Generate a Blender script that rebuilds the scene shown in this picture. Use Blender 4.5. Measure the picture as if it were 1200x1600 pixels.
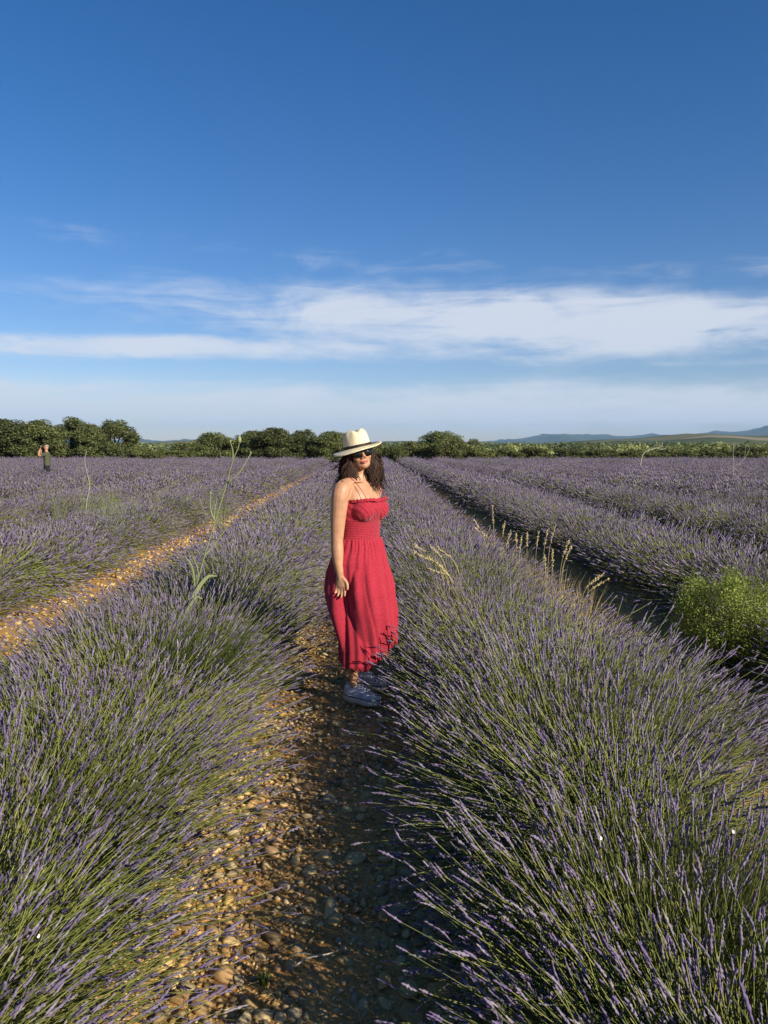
import bpy, math, random
import numpy as np
from mathutils import Vector, Matrix, noise as mnoise

R = math.radians
scene = bpy.context.scene
for o in list(bpy.data.objects):
    bpy.data.objects.remove(o)
COL = scene.collection

# ------------------------------------------------------------------ camera
cam_d = bpy.data.cameras.new('camera')
cam_d.sensor_fit = 'VERTICAL'
cam_d.sensor_height = 36.0
cam_d.lens = 36.0 * 1202 / 1600
cam_d.clip_start = 0.05
cam_d.clip_end = 60000
cam = bpy.data.objects.new('camera', cam_d)
COL.objects.link(cam)
EYE = 1.63
cam.location = (0, 0, EYE)
cam.rotation_euler = (R(90 - 4.85), 0, R(-1.19))
scene.camera = cam

# ------------------------------------------------------------------ light
SUN_AZ, SUN_EL = R(47), R(24.3)          # azimuth measured from straight behind the camera towards the right
sun_dir = Vector((math.sin(SUN_AZ) * math.cos(SUN_EL), -math.cos(SUN_AZ) * math.cos(SUN_EL), math.sin(SUN_EL)))
sl = bpy.data.lights.new('sun', 'SUN')
sl.energy = 5.0
sl.angle = R(0.5)
sl.color = (1.0, 0.90, 0.74)
so = bpy.data.objects.new('sun', sl)
COL.objects.link(so)
so.rotation_euler = (-sun_dir).to_track_quat('-Z', 'Y').to_euler()

world = bpy.data.worlds.new('World')
scene.world = world
world.use_nodes = True
wn, wl = world.node_tree.nodes, world.node_tree.links
wn.clear()


def W(t, **kw):
    n = wn.new(t)
    for k, v in kw.items():
        setattr(n, k, v)
    return n


def wmath(op, a, b=None, c=None, clamp=False):
    n = W('ShaderNodeMath', operation=op, use_clamp=clamp)
    for i, v in enumerate((a, b, c)):
        if v is None:
            continue
        if isinstance(v, (int, float)):
            n.inputs[i].default_value = v
        else:
            wl.new(v, n.inputs[i])
    return n.outputs[0]


sky = W('ShaderNodeTexSky', sky_type='NISHITA', sun_disc=False)
sky.sun_elevation = SUN_EL
sky.sun_rotation = math.atan2(sun_dir.x, sun_dir.y)
sky.altitude = 600
sky.air_density = 1.0
sky.dust_density = 0.3
sky.ozone_density = 1.6
geo = W('ShaderNodeTexCoord')
sep = W('ShaderNodeSeparateXYZ')
wl.new(geo.outputs['Generated'], sep.inputs[0])
X_, Y_, Z_ = sep.outputs
el = wmath('MULTIPLY', wmath('ARCSINE', Z_), 57.2958)          # degrees of elevation
az = wmath('MULTIPLY', wmath('ARCTAN2', X_, Y_), 57.2958)


def wnoise(sx, sy, sz, scale, detail, rough, dist=0.0, off=0.0):
    m = W('ShaderNodeMapping')
    m.inputs['Scale'].default_value = (sx, sy, sz)
    m.inputs['Location'].default_value = (off, off * 0.7, off * 1.3)
    wl.new(geo.outputs['Generated'], m.inputs['Vector'])
    n = W('ShaderNodeTexNoise')
    n.inputs['Scale'].default_value = scale
    n.inputs['Detail'].default_value = detail
    n.inputs['Roughness'].default_value = rough
    n.inputs['Distortion'].default_value = dist
    wl.new(m.outputs[0], n.inputs['Vector'])
    return n.outputs['Fac']


def wgauss(v, c, s):
    d = wmath('DIVIDE', wmath('SUBTRACT', v, c), s)
    return wmath('POWER', 2.71828, wmath('MULTIPLY', wmath('MULTIPLY', d, d), -1.0))


big = wnoise(1, 1, 3.2, 4.2, 3.0, 0.5, 0.3, 1.7)
fine = wnoise(1, 1, 3.1, 9.0, 9.0, 0.60, 0.6, 5.1)
wisp = wnoise(1, 1, 9.0, 5.0, 7.0, 0.62, 1.2, 9.3)
# cloud banks low over the horizon, sinking a little towards one side
warp = wmath('MULTIPLY', wmath('SUBTRACT', big, 0.5), 2.0)
tilt = wmath('MULTIPLY', wmath('SINE', wmath('MULTIPLY', az, 0.0349)), 1.5)
e1 = wmath('ADD', wmath('ADD', el, tilt), warp)
b1 = wmath('MULTIPLY', wgauss(e1, 9.3, 2.6),
           wmath('ADD', 0.66, wmath('MULTIPLY', 0.44, wmath('COSINE', wmath('MULTIPLY', wmath('SUBTRACT', az, 14.0), 0.0698)))))
e2 = wmath('ADD', el, wmath('MULTIPLY', warp, 0.7))
b2 = wmath('MULTIPLY', wgauss(e2, 6.9, 0.95),
           wmath('ADD', 0.5, wmath('MULTIPLY', 0.5, wmath('COSINE', wmath('MULTIPLY', wmath('ADD', az, 15.0), 0.0873)))))
b3 = wmath('MULTIPLY', wgauss(wmath('ADD', el, wmath('MULTIPLY', warp, 0.4)), 2.8, 2.1), 0.94)
b4 = wmath('MULTIPLY', wgauss(e1, 13.0, 1.3), 0.33)
band = wmath('MAXIMUM', wmath('MAXIMUM', b1, b2), wmath('MAXIMUM', b3, b4))
tex = wmath('ADD', wmath('MULTIPLY', fine, 0.58), wmath('MULTIPLY', wisp, 0.42))
dens = wmath('ADD', wmath('MULTIPLY', band, 0.72),
             wmath('MULTIPLY', wmath('MULTIPLY', wmath('SUBTRACT', tex, 0.47), 1.9), wmath('ADD', 0.25, wmath('MULTIPLY', 0.75, band))))
mr = W('ShaderNodeMapRange', interpolation_type='SMOOTHSTEP')
mr.inputs['From Min'].default_value = 0.20
mr.inputs['From Max'].default_value = 0.74
wl.new(dens, mr.inputs['Value'])
mask = wmath('MULTIPLY', mr.outputs[0], 0.85)
hs = W('ShaderNodeHueSaturation')
hs.inputs['Saturation'].default_value = 1.42
hs.inputs['Value'].default_value = 0.92
wl.new(sky.outputs[0], hs.inputs['Color'])
mixc = W('ShaderNodeMix', data_type='RGBA')
wl.new(mask, mixc.inputs[0])
tint = W('ShaderNodeMix', data_type='RGBA', blend_type='MULTIPLY')
tint.inputs[0].default_value = 1.0
tint.inputs[7].default_value = (0.95, 0.885, 1.08, 1)
wl.new(hs.outputs[0], tint.inputs[6])
wl.new(tint.outputs[2], mixc.inputs[6])
mixc.inputs[7].default_value = (6.8, 7.1, 7.8, 1)
bg = W('ShaderNodeBackground')
bg.inputs['Strength'].default_value = 0.070
wl.new(mixc.outputs[2], bg.inputs['Color'])
wo = W('ShaderNodeOutputWorld')
wl.new(bg.outputs[0], wo.inputs['Surface'])

scene.view_settings.view_transform = 'Standard'
scene.view_settings.look = 'None'
scene.view_settings.exposure = 0.70
scene.view_settings.gamma = 1.0
scene.view_settings.use_curve_mapping = False
scene.render.engine = 'CYCLES'
scene.cycles.max_bounces = 6
scene.cycles.diffuse_bounces = 3
scene.cycles.glossy_bounces = 2
scene.cycles.transmission_bounces = 3
scene.cycles.volume_bounces = 0
scene.cycles.sample_clamp_indirect = 6

# ------------------------------------------------------------------ helpers
rng = np.random.default_rng(7)
rnd = random.Random(7)


def mk(name, V, F4=None, F3=None, mats=(), mi4=None, mi3=None, attr=None, smooth=True):
    """mesh data from numpy arrays"""
    V = np.asarray(V, dtype=np.float32)
    F4 = np.zeros((0, 4), np.int32) if F4 is None or len(F4) == 0 else np.asarray(F4, np.int32)
    F3 = np.zeros((0, 3), np.int32) if F3 is None or len(F3) == 0 else np.asarray(F3, np.int32)
    me = bpy.data.meshes.new(name)
    me.vertices.add(len(V))
    me.vertices.foreach_set('co', V.ravel())
    n4, n3 = len(F4), len(F3)
    me.loops.add(n4 * 4 + n3 * 3)
    me.loops.foreach_set('vertex_index', np.concatenate([F4.ravel(), F3.ravel()]).astype(np.int32))
    me.polygons.add(n4 + n3)
    starts = np.concatenate([np.arange(n4) * 4, n4 * 4 + np.arange(n3) * 3]).astype(np.int32)
    me.polygons.foreach_set('loop_start', starts)
    try:
        tot = np.concatenate([np.full(n4, 4), np.full(n3, 3)]).astype(np.int32)
        me.polygons.foreach_set('loop_total', tot)
    except Exception:
        pass
    for m in mats:
        me.materials.append(m)
    if mi4 is not None or mi3 is not None:
        mi = np.concatenate([np.zeros(n4, np.int32) if mi4 is None else np.asarray(mi4, np.int32),
                             np.zeros(n3, np.int32) if mi3 is None else np.asarray(mi3, np.int32)])
        me.polygons.foreach_set('material_index', mi)
    me.polygons.foreach_set('use_smooth', np.full(n4 + n3, bool(smooth)))
    if attr is not None:
        for k, a in attr.items():
            at = me.attributes.new(k, 'FLOAT', 'POINT')
            at.data.foreach_set('value', np.asarray(a, np.float32))
    me.update()
    me.validate()
    return me


class Geo:
    """collects pieces of one mesh"""
    def __init__(self):
        self.V, self.F4, self.F3, self.m4, self.m3, self.r, self.n = [], [], [], [], [], [], 0

    def add(self, V, F4=None, F3=None, mat=0, r=0.0):
        V = np.asarray(V, float).reshape(-1, 3)
        self.V.append(V)
        if F4 is not None and len(F4):
            self.F4.append(np.asarray(F4) + self.n)
            self.m4.append(np.full(len(F4), mat))
        if F3 is not None and len(F3):
            self.F3.append(np.asarray(F3) + self.n)
            self.m3.append(np.full(len(F3), mat))
        self.r.append(np.full(len(V), r) if np.isscalar(r) else np.asarray(r))
        self.n += len(V)
        return self

    def raw(self):
        V = np.concatenate(self.V)
        F4 = np.concatenate(self.F4) if self.F4 else np.zeros((0, 4), int)
        F3 = np.concatenate(self.F3) if self.F3 else np.zeros((0, 3), int)
        return V, F4, F3

    def mesh(self, name, mats, smooth=True):
        V, F4, F3 = self.raw()
        return mk(name, V, F4, F3, mats,
                  np.concatenate(self.m4) if self.m4 else None,
                  np.concatenate(self.m3) if self.m3 else None,
                  {'rnd': np.concatenate(self.r)}, smooth)


def tubes(P, rad, S, twist=0.0):
    """P (N,K,3) polylines, rad (N,K) radii -> V, F4"""
    P = np.asarray(P, float)
    N, K, _ = P.shape
    T = np.gradient(P, axis=1)
    T /= np.linalg.norm(T, axis=2, keepdims=True) + 1e-12
    ref = np.zeros_like(T)
    ref[..., 0] = 1
    par = np.abs(T[..., 0]) > 0.9
    ref[par] = (0, 1, 0)
    A = np.cross(T, ref)
    A /= np.linalg.norm(A, axis=2, keepdims=True) + 1e-12
    B = np.cross(T, A)
    ang = np.arange(S) * 2 * np.pi / S
    angk = ang[None, None, :] + (np.arange(K) * twist)[None, :, None]
    rad = np.asarray(rad, float)
    if rad.ndim == 2:
        rad = rad[..., None]
    V = P[:, :, None, :] + rad[..., None] * (np.cos(angk)[..., None] * A[:, :, None, :] + np.sin(angk)[..., None] * B[:, :, None, :])
    idx = np.arange(N * K * S).reshape(N, K, S)
    a = idx[:, :-1, :]
    b = np.roll(idx, -1, 2)[:, :-1, :]
    c = np.roll(idx, -1, 2)[:, 1:, :]
    d = idx[:, 1:, :]
    F = np.stack([a, b, c, d], -1).reshape(-1, 4)
    return V.reshape(-1, 3), F


def tube1(pts, radii, S=8, cap=True):
    pts = np.asarray(pts, float)
    V, F = tubes(pts[None], np.asarray(radii, float)[None], S)
    F3 = []
    if cap:
        K = len(pts)
        V = np.concatenate([V, pts[[0, -1]]])
        i0, i1 = K * S, K * S + 1
        for s in range(S):
            F3.append((i0, (s + 1) % S, s))
            F3.append((i1, (K - 1) * S + s, (K - 1) * S + (s + 1) % S))
    return V, F, np.array(F3) if F3 else None


def rings(cs, S=28, cap=True, power=2.0):
    """horizontal loft: list of (cx, cy, cz, rx, ry)"""
    cs = np.asarray(cs, float)
    K = len(cs)
    a = np.arange(S) * 2 * np.pi / S
    ca, sa = np.cos(a), np.sin(a)
    ca = np.sign(ca) * np.abs(ca) ** (2 / power)
    sa = np.sign(sa) * np.abs(sa) ** (2 / power)
    V = np.stack([cs[:, 0:1] + cs[:, 3:4] * ca, cs[:, 1:2] + cs[:, 4:5] * sa, np.repeat(cs[:, 2:3], S, 1)], -1).reshape(-1, 3)
    idx = np.arange(K * S).reshape(K, S)
    F = np.stack([idx[:-1], np.roll(idx, -1, 1)[:-1], np.roll(idx, -1, 1)[1:], idx[1:]], -1).reshape(-1, 4)
    F3 = []
    if cap:
        V = np.concatenate([V, cs[[0, -1], :3]])
        i0, i1 = K * S, K * S + 1
        for s in range(S):
            F3.append((i0, (s + 1) % S, s))
            F3.append((i1, (K - 1) * S + s, (K - 1) * S + (s + 1) % S))
    return V, F, np.array(F3) if F3 else None


def ellipsoid(c, r, S=20, K=12, M=None):
    th = np.linspace(0.02, np.pi - 0.02, K)
    a = np.arange(S) * 2 * np.pi / S
    V = np.stack([np.sin(th)[:, None] * np.cos(a), np.sin(th)[:, None] * np.sin(a), -np.cos(th)[:, None] * np.ones(S)], -1)
    V = V * np.asarray(r, float)
    V = V.reshape(-1, 3)
    if M is not None:
        V = V @ np.array(M.to_3x3()).T
    V = V + np.asarray(c, float)
    idx = np.arange(K * S).reshape(K, S)
    F = np.stack([idx[:-1], np.roll(idx, -1, 1)[:-1], np.roll(idx, -1, 1)[1:], idx[1:]], -1).reshape(-1, 4)
    V = np.concatenate([V, [V[:S].mean(0)], [V[S * (K - 1):S * K].mean(0)]])
    F3 = []
    for s in range(S):
        F3.append((K * S, (s + 1) % S, s))
        F3.append((K * S + 1, (K - 1) * S + s, (K - 1) * S + (s + 1) % S))
    return V, F, np.array(F3)


def smoothpath(pts, n):
    """Catmull-Rom through pts, n samples (any dimension)"""
    p = np.asarray(pts, float)
    p = np.concatenate([[2 * p[0] - p[1]], p, [2 * p[-1] - p[-2]]])
    t = np.linspace(0, len(p) - 3 - 1e-6, n)
    i = t.astype(int)
    f = (t - i)[:, None]
    a, b, c, d = p[i], p[i + 1], p[i + 2], p[i + 3]
    return 0.5 * ((2 * b) + (c - a) * f + (2 * a - 5 * b + 4 * c - d) * f ** 2 + (3 * b - a - 3 * c + d) * f ** 3)


def xf(M, part):
    V = part[0] @ np.array(M.to_3x3()).T + np.array(M.translation)
    return (V,) + tuple(part[1:])


def remesh(parts, voxel, smooth=3):
    g = Geo()
    for p in parts:
        g.add(p[0], p[1], p[2] if len(p) > 2 else None)
    V, F4, F3 = g.raw()
    me = mk('tmp', V, F4, F3)
    ob = bpy.data.objects.new('tmp', me)
    COL.objects.link(ob)
    m = ob.modifiers.new('r', 'REMESH')
    m.mode = 'VOXEL'
    m.voxel_size = voxel
    if smooth:
        s = ob.modifiers.new('s', 'SMOOTH')
        s.factor = 0.5
        s.iterations = smooth
    dg = bpy.context.evaluated_depsgraph_get()
    dg.update()
    out = bpy.data.meshes.new_from_object(ob.evaluated_get(dg))
    bpy.data.objects.remove(ob)
    bpy.data.meshes.remove(me)
    return out


def obj(name, me, parent=None, loc=(0, 0, 0), rot=(0, 0, 0), scale=(1, 1, 1), label=None, cat=None, group=None, kind=None):
    o = bpy.data.objects.new(name, me)
    COL.objects.link(o)
    o.location, o.rotation_euler, o.scale = loc, rot, scale
    if parent is not None:
        o.parent = parent
    if label:
        o['label'] = label
    if cat:
        o['category'] = cat
    if group:
        o['group'] = group
    if kind:
        o['kind'] = kind
    return o


# ------------------------------------------------------------------ materials
def mat(name, build):
    m = bpy.data.materials.new(name)
    m.use_nodes = True
    nt = m.node_tree
    nt.nodes.clear()
    out = nt.nodes.new('ShaderNodeOutputMaterial')
    build(nt.nodes, nt.links, out)
    return m


def ramp(N, L, fac, stops):
    r = N.new('ShaderNodeValToRGB')
    e = r.color_ramp.elements
    while len(e) < len(stops):
        e.new(0.5)
    for k, (p, c) in enumerate(stops):
        e[k].position = p
        e[k].color = (*c, 1)
    L.new(fac, r.inputs[0])
    return r.outputs[0]


def leafy(name, stops, trans=0.3, rough=0.65, spec=0.25, objvar=0.25, tcol=None):
    """leaf or stem: colour from the per-piece random value, varied a little from plant to plant"""
    def b(N, L, out):
        at = N.new('ShaderNodeAttribute')
        at.attribute_name = 'rnd'
        c = ramp(N, L, at.outputs['Fac'], stops)
        oi = N.new('ShaderNodeObjectInfo')
        hsv = N.new('ShaderNodeHueSaturation')
        mrn = N.new('ShaderNodeMapRange')
        mrn.inputs['To Min'].default_value = 1 - objvar
        mrn.inputs['To Max'].default_value = 1 + objvar
        L.new(oi.outputs['Random'], mrn.inputs['Value'])
        L.new(mrn.outputs[0], hsv.inputs['Value'])
        L.new(c, hsv.inputs['Color'])
        p = N.new('ShaderNodeBsdfPrincipled')
        p.inputs['Roughness'].default_value = rough
        p.inputs['Specular IOR Level'].default_value = spec
        L.new(hsv.outputs[0], p.inputs['Base Color'])
        if trans > 0:
            t = N.new('ShaderNodeBsdfTranslucent')
            L.new(hsv.outputs[0], t.inputs['Color'])
            mx = N.new('ShaderNodeMixShader')
            mx.inputs[0].default_value = trans
            L.new(p.outputs[0], mx.inputs[1])
            L.new(t.outputs[0], mx.inputs[2])
            L.new(mx.outputs[0], out.inputs['Surface'])
        else:
            L.new(p.outputs[0], out.inputs['Surface'])
    return mat(name, b)


def plain(name, col, rough=0.6, spec=0.4, nscale=0, namp=0.15, bump=0.0, bscale=60, sss=0.0, sheen=0.0, metallic=0.0):
    def b(N, L, out):
        p = N.new('ShaderNodeBsdfPrincipled')
        p.inputs['Base Color'].default_value = (*col, 1)
        p.inputs['Roughness'].default_value = rough
        p.inputs['Specular IOR Level'].default_value = spec
        p.inputs['Metallic'].default_value = metallic
        tc = N.new('ShaderNodeTexCoord')
        if nscale:
            n = N.new('ShaderNodeTexNoise')
            n.inputs['Scale'].default_value = nscale
            n.inputs['Detail'].default_value = 5
            L.new(tc.outputs['Object'], n.inputs['Vector'])
            c = ramp(N, L, n.outputs['Fac'], [(0.3, tuple(x * (1 - namp) for x in col)), (0.7, tuple(min(1, x * (1 + namp)) for x in col))])
            L.new(c, p.inputs['Base Color'])
        if bump:
            n2 = N.new('ShaderNodeTexNoise')
            n2.inputs['Scale'].default_value = bscale
            n2.inputs['Detail'].default_value = 4
            L.new(tc.outputs['Object'], n2.inputs['Vector'])
            bp = N.new('ShaderNodeBump')
            bp.inputs['Strength'].default_value = bump
            bp.inputs['Distance'].default_value = 0.01
            L.new(n2.outputs['Fac'], bp.inputs['Height'])
            L.new(bp.outputs[0], p.inputs['Normal'])
        if sss:
            p.inputs['Subsurface Weight'].default_value = sss
            p.inputs['Subsurface Radius'].default_value = (0.012, 0.004, 0.002)
            p.inputs['Subsurface Scale'].default_value = 1.0
        if sheen:
            p.inputs['Sheen Weight'].default_value = sheen
        L.new(p.outputs[0], out.inputs['Surface'])
    return mat(name, b)


M_STEM = leafy('lavender stem', [(0.0, (0.105, 0.138, 0.038)), (0.5, (0.220, 0.250, 0.064)), (1.0, (0.385, 0.385, 0.120))], 0.14)
M_LEAF = leafy('lavender leaf', [(0.0, (0.045, 0.065, 0.028)), (1.0, (0.120, 0.150, 0.065))], 0.12)
M_SPIKE = leafy('lavender flower', [(0.0, (0.105, 0.073, 0.164)), (0.3, (0.165, 0.131, 0.216)), (0.7, (0.230, 0.198, 0.262)), (0.9, (0.300, 0.280, 0.275)), (1.0, (0.27, 0.225, 0.165))], 0.15, 0.8, 0.1, 0.12)
M_OAK = leafy('oak leaf', [(0.0, (0.050, 0.068, 0.022)), (0.6, (0.130, 0.152, 0.050)), (1.0, (0.265, 0.275, 0.095))], 0.25, 0.6, 0.3, 0.34)
M_SCRUB = leafy('scrub leaf', [(0.0, (0.070, 0.090, 0.028)), (0.6, (0.135, 0.150, 0.045)), (1.0, (0.220, 0.210, 0.075))], 0.25, 0.6, 0.3, 0.2)
M_BUSH = leafy('green bush leaf', [(0.0, (0.12, 0.17, 0.028)), (0.6, (0.255, 0.305, 0.050)), (1.0, (0.43, 0.46, 0.11))], 0.35, 0.5, 0.35, 0.05)
M_BARK = plain('bark', (0.11, 0.085, 0.06), 0.9, 0.1, 9, 0.3, 0.6, 25)
M_GRASS = leafy('green grass', [(0.0, (0.055, 0.095, 0.020)), (1.0, (0.16, 0.21, 0.050))], 0.35)
M_DRY = leafy('dry grass', [(0.0, (0.42, 0.32, 0.15)), (1.0, (0.66, 0.57, 0.33))], 0.30, 0.6, 0.2, 0.05)
M_WEED = leafy('weed', [(0.0, (0.16, 0.20, 0.08)), (1.0, (0.32, 0.36, 0.16))], 0.25, 0.6, 0.2, 0.05)
M_PALE = leafy('bleached stalk', [(0.0, (0.30, 0.27, 0.20)), (1.0, (0.45, 0.42, 0.34))], 0.1, 0.7, 0.2, 0.05)


def b_soil(N, L, out):
    tc = N.new('ShaderNodeTexCoord')
    p = N.new('ShaderNodeBsdfPrincipled')
    p.inputs['Roughness'].default_value = 0.95
    p.inputs['Specular IOR Level'].default_value = 0.1

    def nz(s, d=6, r=0.6):
        n = N.new('ShaderNodeTexNoise')
        n.inputs['Scale'].default_value = s
        n.inputs['Detail'].default_value = d
        n.inputs['Roughness'].default_value = r
        L.new(tc.outputs['Object'], n.inputs['Vector'])
        return n.outputs['Fac']
    soil = ramp(N, L, nz(3.2), [(0.25, (0.38, 0.205, 0.066)), (0.5, (0.52, 0.305, 0.105)), (0.75, (0.60, 0.385, 0.155))])
    fine = ramp(N, L, nz(60, 5, 0.7), [(0.3, (0.55, 0.5, 0.45)), (0.7, (1.2, 1.15, 1.1))])
    m1 = N.new('ShaderNodeMix')
    m1.data_type = 'RGBA'
    m1.blend_type = 'MULTIPLY'
    m1.inputs[0].default_value = 0.7
    L.new(soil, m1.inputs[6])
    L.new(fine, m1.inputs[7])
    # beyond the lavender: fields, scrub and meadow
    geo_ = N.new('ShaderNodeNewGeometry')
    vl = N.new('ShaderNodeVectorMath')
    vl.operation = 'LENGTH'
    L.new(geo_.outputs['Position'], vl.inputs[0])
    mrn = N.new('ShaderNodeMapRange')
    mrn.inputs['From Min'].default_value = 66
    mrn.inputs['From Max'].default_value = 74
    L.new(vl.outputs['Value'], mrn.inputs['Value'])
    mpf = N.new('ShaderNodeMapping')
    mpf.inputs['Scale'].default_value = (0.0022, 0.0045, 0.0)
    L.new(geo_.outputs['Position'], mpf.inputs[0])
    vor = N.new('ShaderNodeTexVoronoi')
    vor.inputs['Scale'].default_value = 1.6
    L.new(mpf.outputs[0], vor.inputs['Vector'])
    sp = N.new('ShaderNodeSeparateColor')
    L.new(vor.outputs['Color'], sp.inputs[0])
    land = ramp(N, L, sp.outputs[0], [(0.0, (0.055, 0.075, 0.028)), (0.45, (0.085, 0.105, 0.040)), (0.62, (0.23, 0.17, 0.105)), (0.8, (0.13, 0.14, 0.055)), (0.95, (0.24, 0.20, 0.125))])
    m2 = N.new('ShaderNodeMix')
    m2.data_type = 'RGBA'
    L.new(mrn.outputs[0], m2.inputs[0])
    L.new(m1.outputs[2], m2.inputs[6])
    L.new(land, m2.inputs[7])
    L.new(m2.outputs[2], p.inputs['Base Color'])
    bp = N.new('ShaderNodeBump')
    bp.inputs['Strength'].default_value = 0.9
    bp.inputs['Distance'].default_value = 0.02
    L.new(nz(45, 6, 0.65), bp.inputs['Height'])
    L.new(bp.outputs[0], p.inputs['Normal'])
    L.new(p.outputs[0], out.inputs['Surface'])


M_SOIL = mat('clay soil', b_soil)


def b_stone(N, L, out):
    at = N.new('ShaderNodeAttribute')
    at.attribute_name = 'rnd'
    oi = N.new('ShaderNodeObjectInfo')
    ad = N.new('ShaderNodeMath')
    ad.operation = 'ADD'
    L.new(at.outputs['Fac'], ad.inputs[0])
    L.new(oi.outputs['Random'], ad.inputs[1])
    fr = N.new('ShaderNodeMath')
    fr.operation = 'FRACT'
    L.new(ad.outputs[0], fr.inputs[0])
    c = ramp(N, L, fr.outputs[0], [(0.0, (0.22, 0.160, 0.095)), (0.25, (0.52, 0.340, 0.125)), (0.5, (0.62, 0.47, 0.235)), (0.75, (0.36, 0.300, 0.210)), (1.0, (0.52, 0.285, 0.095))])
    tc = N.new('ShaderNodeTexCoord')
    n = N.new('ShaderNodeTexNoise')
    n.inputs['Scale'].default_value = 55
    n.inputs['Detail'].default_value = 6
    n.inputs['Roughness'].default_value = 0.65
    L.new(tc.outputs['Object'], n.inputs['Vector'])
    v = ramp(N, L, n.outputs['Fac'], [(0.3, (0.62, 0.6, 0.58)), (0.7, (1.2, 1.18, 1.12))])
    m = N.new('ShaderNodeMix')
    m.data_type = 'RGBA'
    m.blend_type = 'MULTIPLY'
    m.inputs[0].default_value = 0.8
    L.new(c, m.inputs[6])
    L.new(v, m.inputs[7])
    p = N.new('ShaderNodeBsdfPrincipled')
    p.inputs['Roughness'].default_value = 0.85
    p.inputs['Specular IOR Level'].default_value = 0.15
    L.new(m.outputs[2], p.inputs['Base Color'])
    bp = N.new('ShaderNodeBump')
    bp.inputs['Strength'].default_value = 0.35
    bp.inputs['Distance'].default_value = 0.004
    L.new(n.outputs['Fac'], bp.inputs['Height'])
    L.new(bp.outputs[0], p.inputs['Normal'])
    L.new(p.outputs[0], out.inputs['Surface'])


M_STONE = mat('field stone', b_stone)

# ------------------------------------------------------------------ ground
ROW_GAP = 2.52
LANE_X = -0.19                      # the stony path the woman stands on
FIELD_END = 66.0


def sstep(a, b, x):
    t = np.clip((x - a) / (b - a), 0, 1)
    return t * t * (3 - 2 * t)


def terrain(x, y):
    x, y = np.asarray(x, float), np.asarray(y, float)
    r = np.hypot(x, y)
    azd = np.degrees(np.arctan2(x, y))
    z = -4.2 * sstep(70, 190, r)
    z = z + (14.0 + 14.0 * sstep(9, 26, azd) + 3 * np.sin(azd * 0.35)) * sstep(450, 1700, r)
    z = z + 2.0 * np.sin(azd * 0.9 + r * 0.004) * sstep(400, 1200, r)
    z = z - 25 * sstep(2000, 4200, r)
    return z


def hill_el(azd):
    """skyline of the far ridge, degrees"""
    p = np.interp(azd, [-180, -60, -30, -8, 2, 9, 12, 14.2, 17, 22, 26, 29.5, 33, 40, 60, 120, 180],
                  [0.5, 0.7, 0.55, 0.42, 0.35, 0.36, 0.72, 0.95, 0.78, 0.80, 1.05, 1.62, 1.9, 2.0, 1.3, 0.7, 0.5])
    return p


nr, na = 190, 240
rr = np.concatenate([[0.0], np.geomspace(0.25, 14000, nr)])
aa = np.arange(na) * 2 * np.pi / na
gx = rr[:, None] * np.sin(aa)
gy = rr[:, None] * np.cos(aa)
gz = terrain(gx, gy)
near = rr[:, None] < 60
bumpz = np.zeros_like(gz)
for f, a_ in ((0.9, 0.010), (3.1, 0.012), (7.3, 0.006)):
    bumpz += a_ * np.sin(gx * f * 2.1 + 1.3 * np.sin(gy * f)) * np.cos(gy * f * 1.7 + 0.8 * np.sin(gx * f * 1.3))
gz = gz + bumpz * near - 0.012
V = np.stack([gx, gy, gz], -1).reshape(-1, 3)
idx = np.arange(len(rr) * na).reshape(len(rr), na)
F = np.stack([idx[:-1], idx[1:], np.roll(idx, -1, 1)[1:], np.roll(idx, -1, 1)[:-1]], -1).reshape(-1, 4)
ground = obj('ground', mk('ground', V, F, mats=[M_SOIL]), kind='structure', label='ochre clay ground littered with stones between the lavender rows')


def b_hill(N, L, out):
    tc = N.new('ShaderNodeTexCoord')
    n = N.new('ShaderNodeTexNoise')
    n.inputs['Scale'].default_value = 0.004
    n.inputs['Detail'].default_value = 7
    L.new(tc.outputs['Object'], n.inputs['Vector'])
    c = ramp(N, L, n.outputs['Fac'], [(0.35, (0.035, 0.055, 0.028)), (0.6, (0.06, 0.08, 0.04)), (0.75, (0.14, 0.13, 0.08))])
    p = N.new('ShaderNodeBsdfPrincipled')
    p.inputs['Roughness'].default_value = 0.95
    p.inputs['Specular IOR Level'].default_value = 0.05
    L.new(c, p.inputs['Base Color'])
    L.new(p.outputs[0], out.inputs['Surface'])


M_HILL = mat('wooded hill', b_hill)
azs = np.linspace(-65, 65, 260)
dist = np.array([5200, 6000, 6800, 7600, 8400, 9000, 10200])
prof = np.array([-0.12, 0.12, 0.42, 0.70, 0.93, 1.0, 0.2])
hv = []
for k, (d, pf) in enumerate(zip(dist, prof)):
    top = np.tan(np.radians(hill_el(azs))) * 9000 + EYE
    wob = 14 * np.sin(azs * 1.7 + k * 1.1) + 9 * np.sin(azs * 4.3 + k * 2.3) + 4 * np.sin(azs * 11 + k)
    zz = top * pf + wob * (1 if 0 < k < 5 else (0.35 if k == 5 else 0))
    hv.append(np.stack([d * np.sin(np.radians(azs)), d * np.cos(np.radians(azs)), zz], -1))
hv = np.array(hv)
hi = np.arange(hv.shape[0] * hv.shape[1]).reshape(hv.shape[:2])
hF = np.stack([hi[:-1, :-1], hi[1:, :-1], hi[1:, 1:], hi[:-1, 1:]], -1).reshape(-1, 4)
obj('hills', mk('hills', hv.reshape(-1, 3), hF, mats=[M_HILL]), kind='structure', label='low blue hills far beyond the woods')

# air
hz = Geo()
bx = np.array([(x, y, z) for x in (-15000, 15000) for y in (-15000, 15000) for z in (-40, 420)], float)
hz.add(bx, [(0, 1, 3, 2), (4, 6, 7, 5), (0, 4, 5, 1), (2, 3, 7, 6), (0, 2, 6, 4), (1, 5, 7, 3)])


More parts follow.
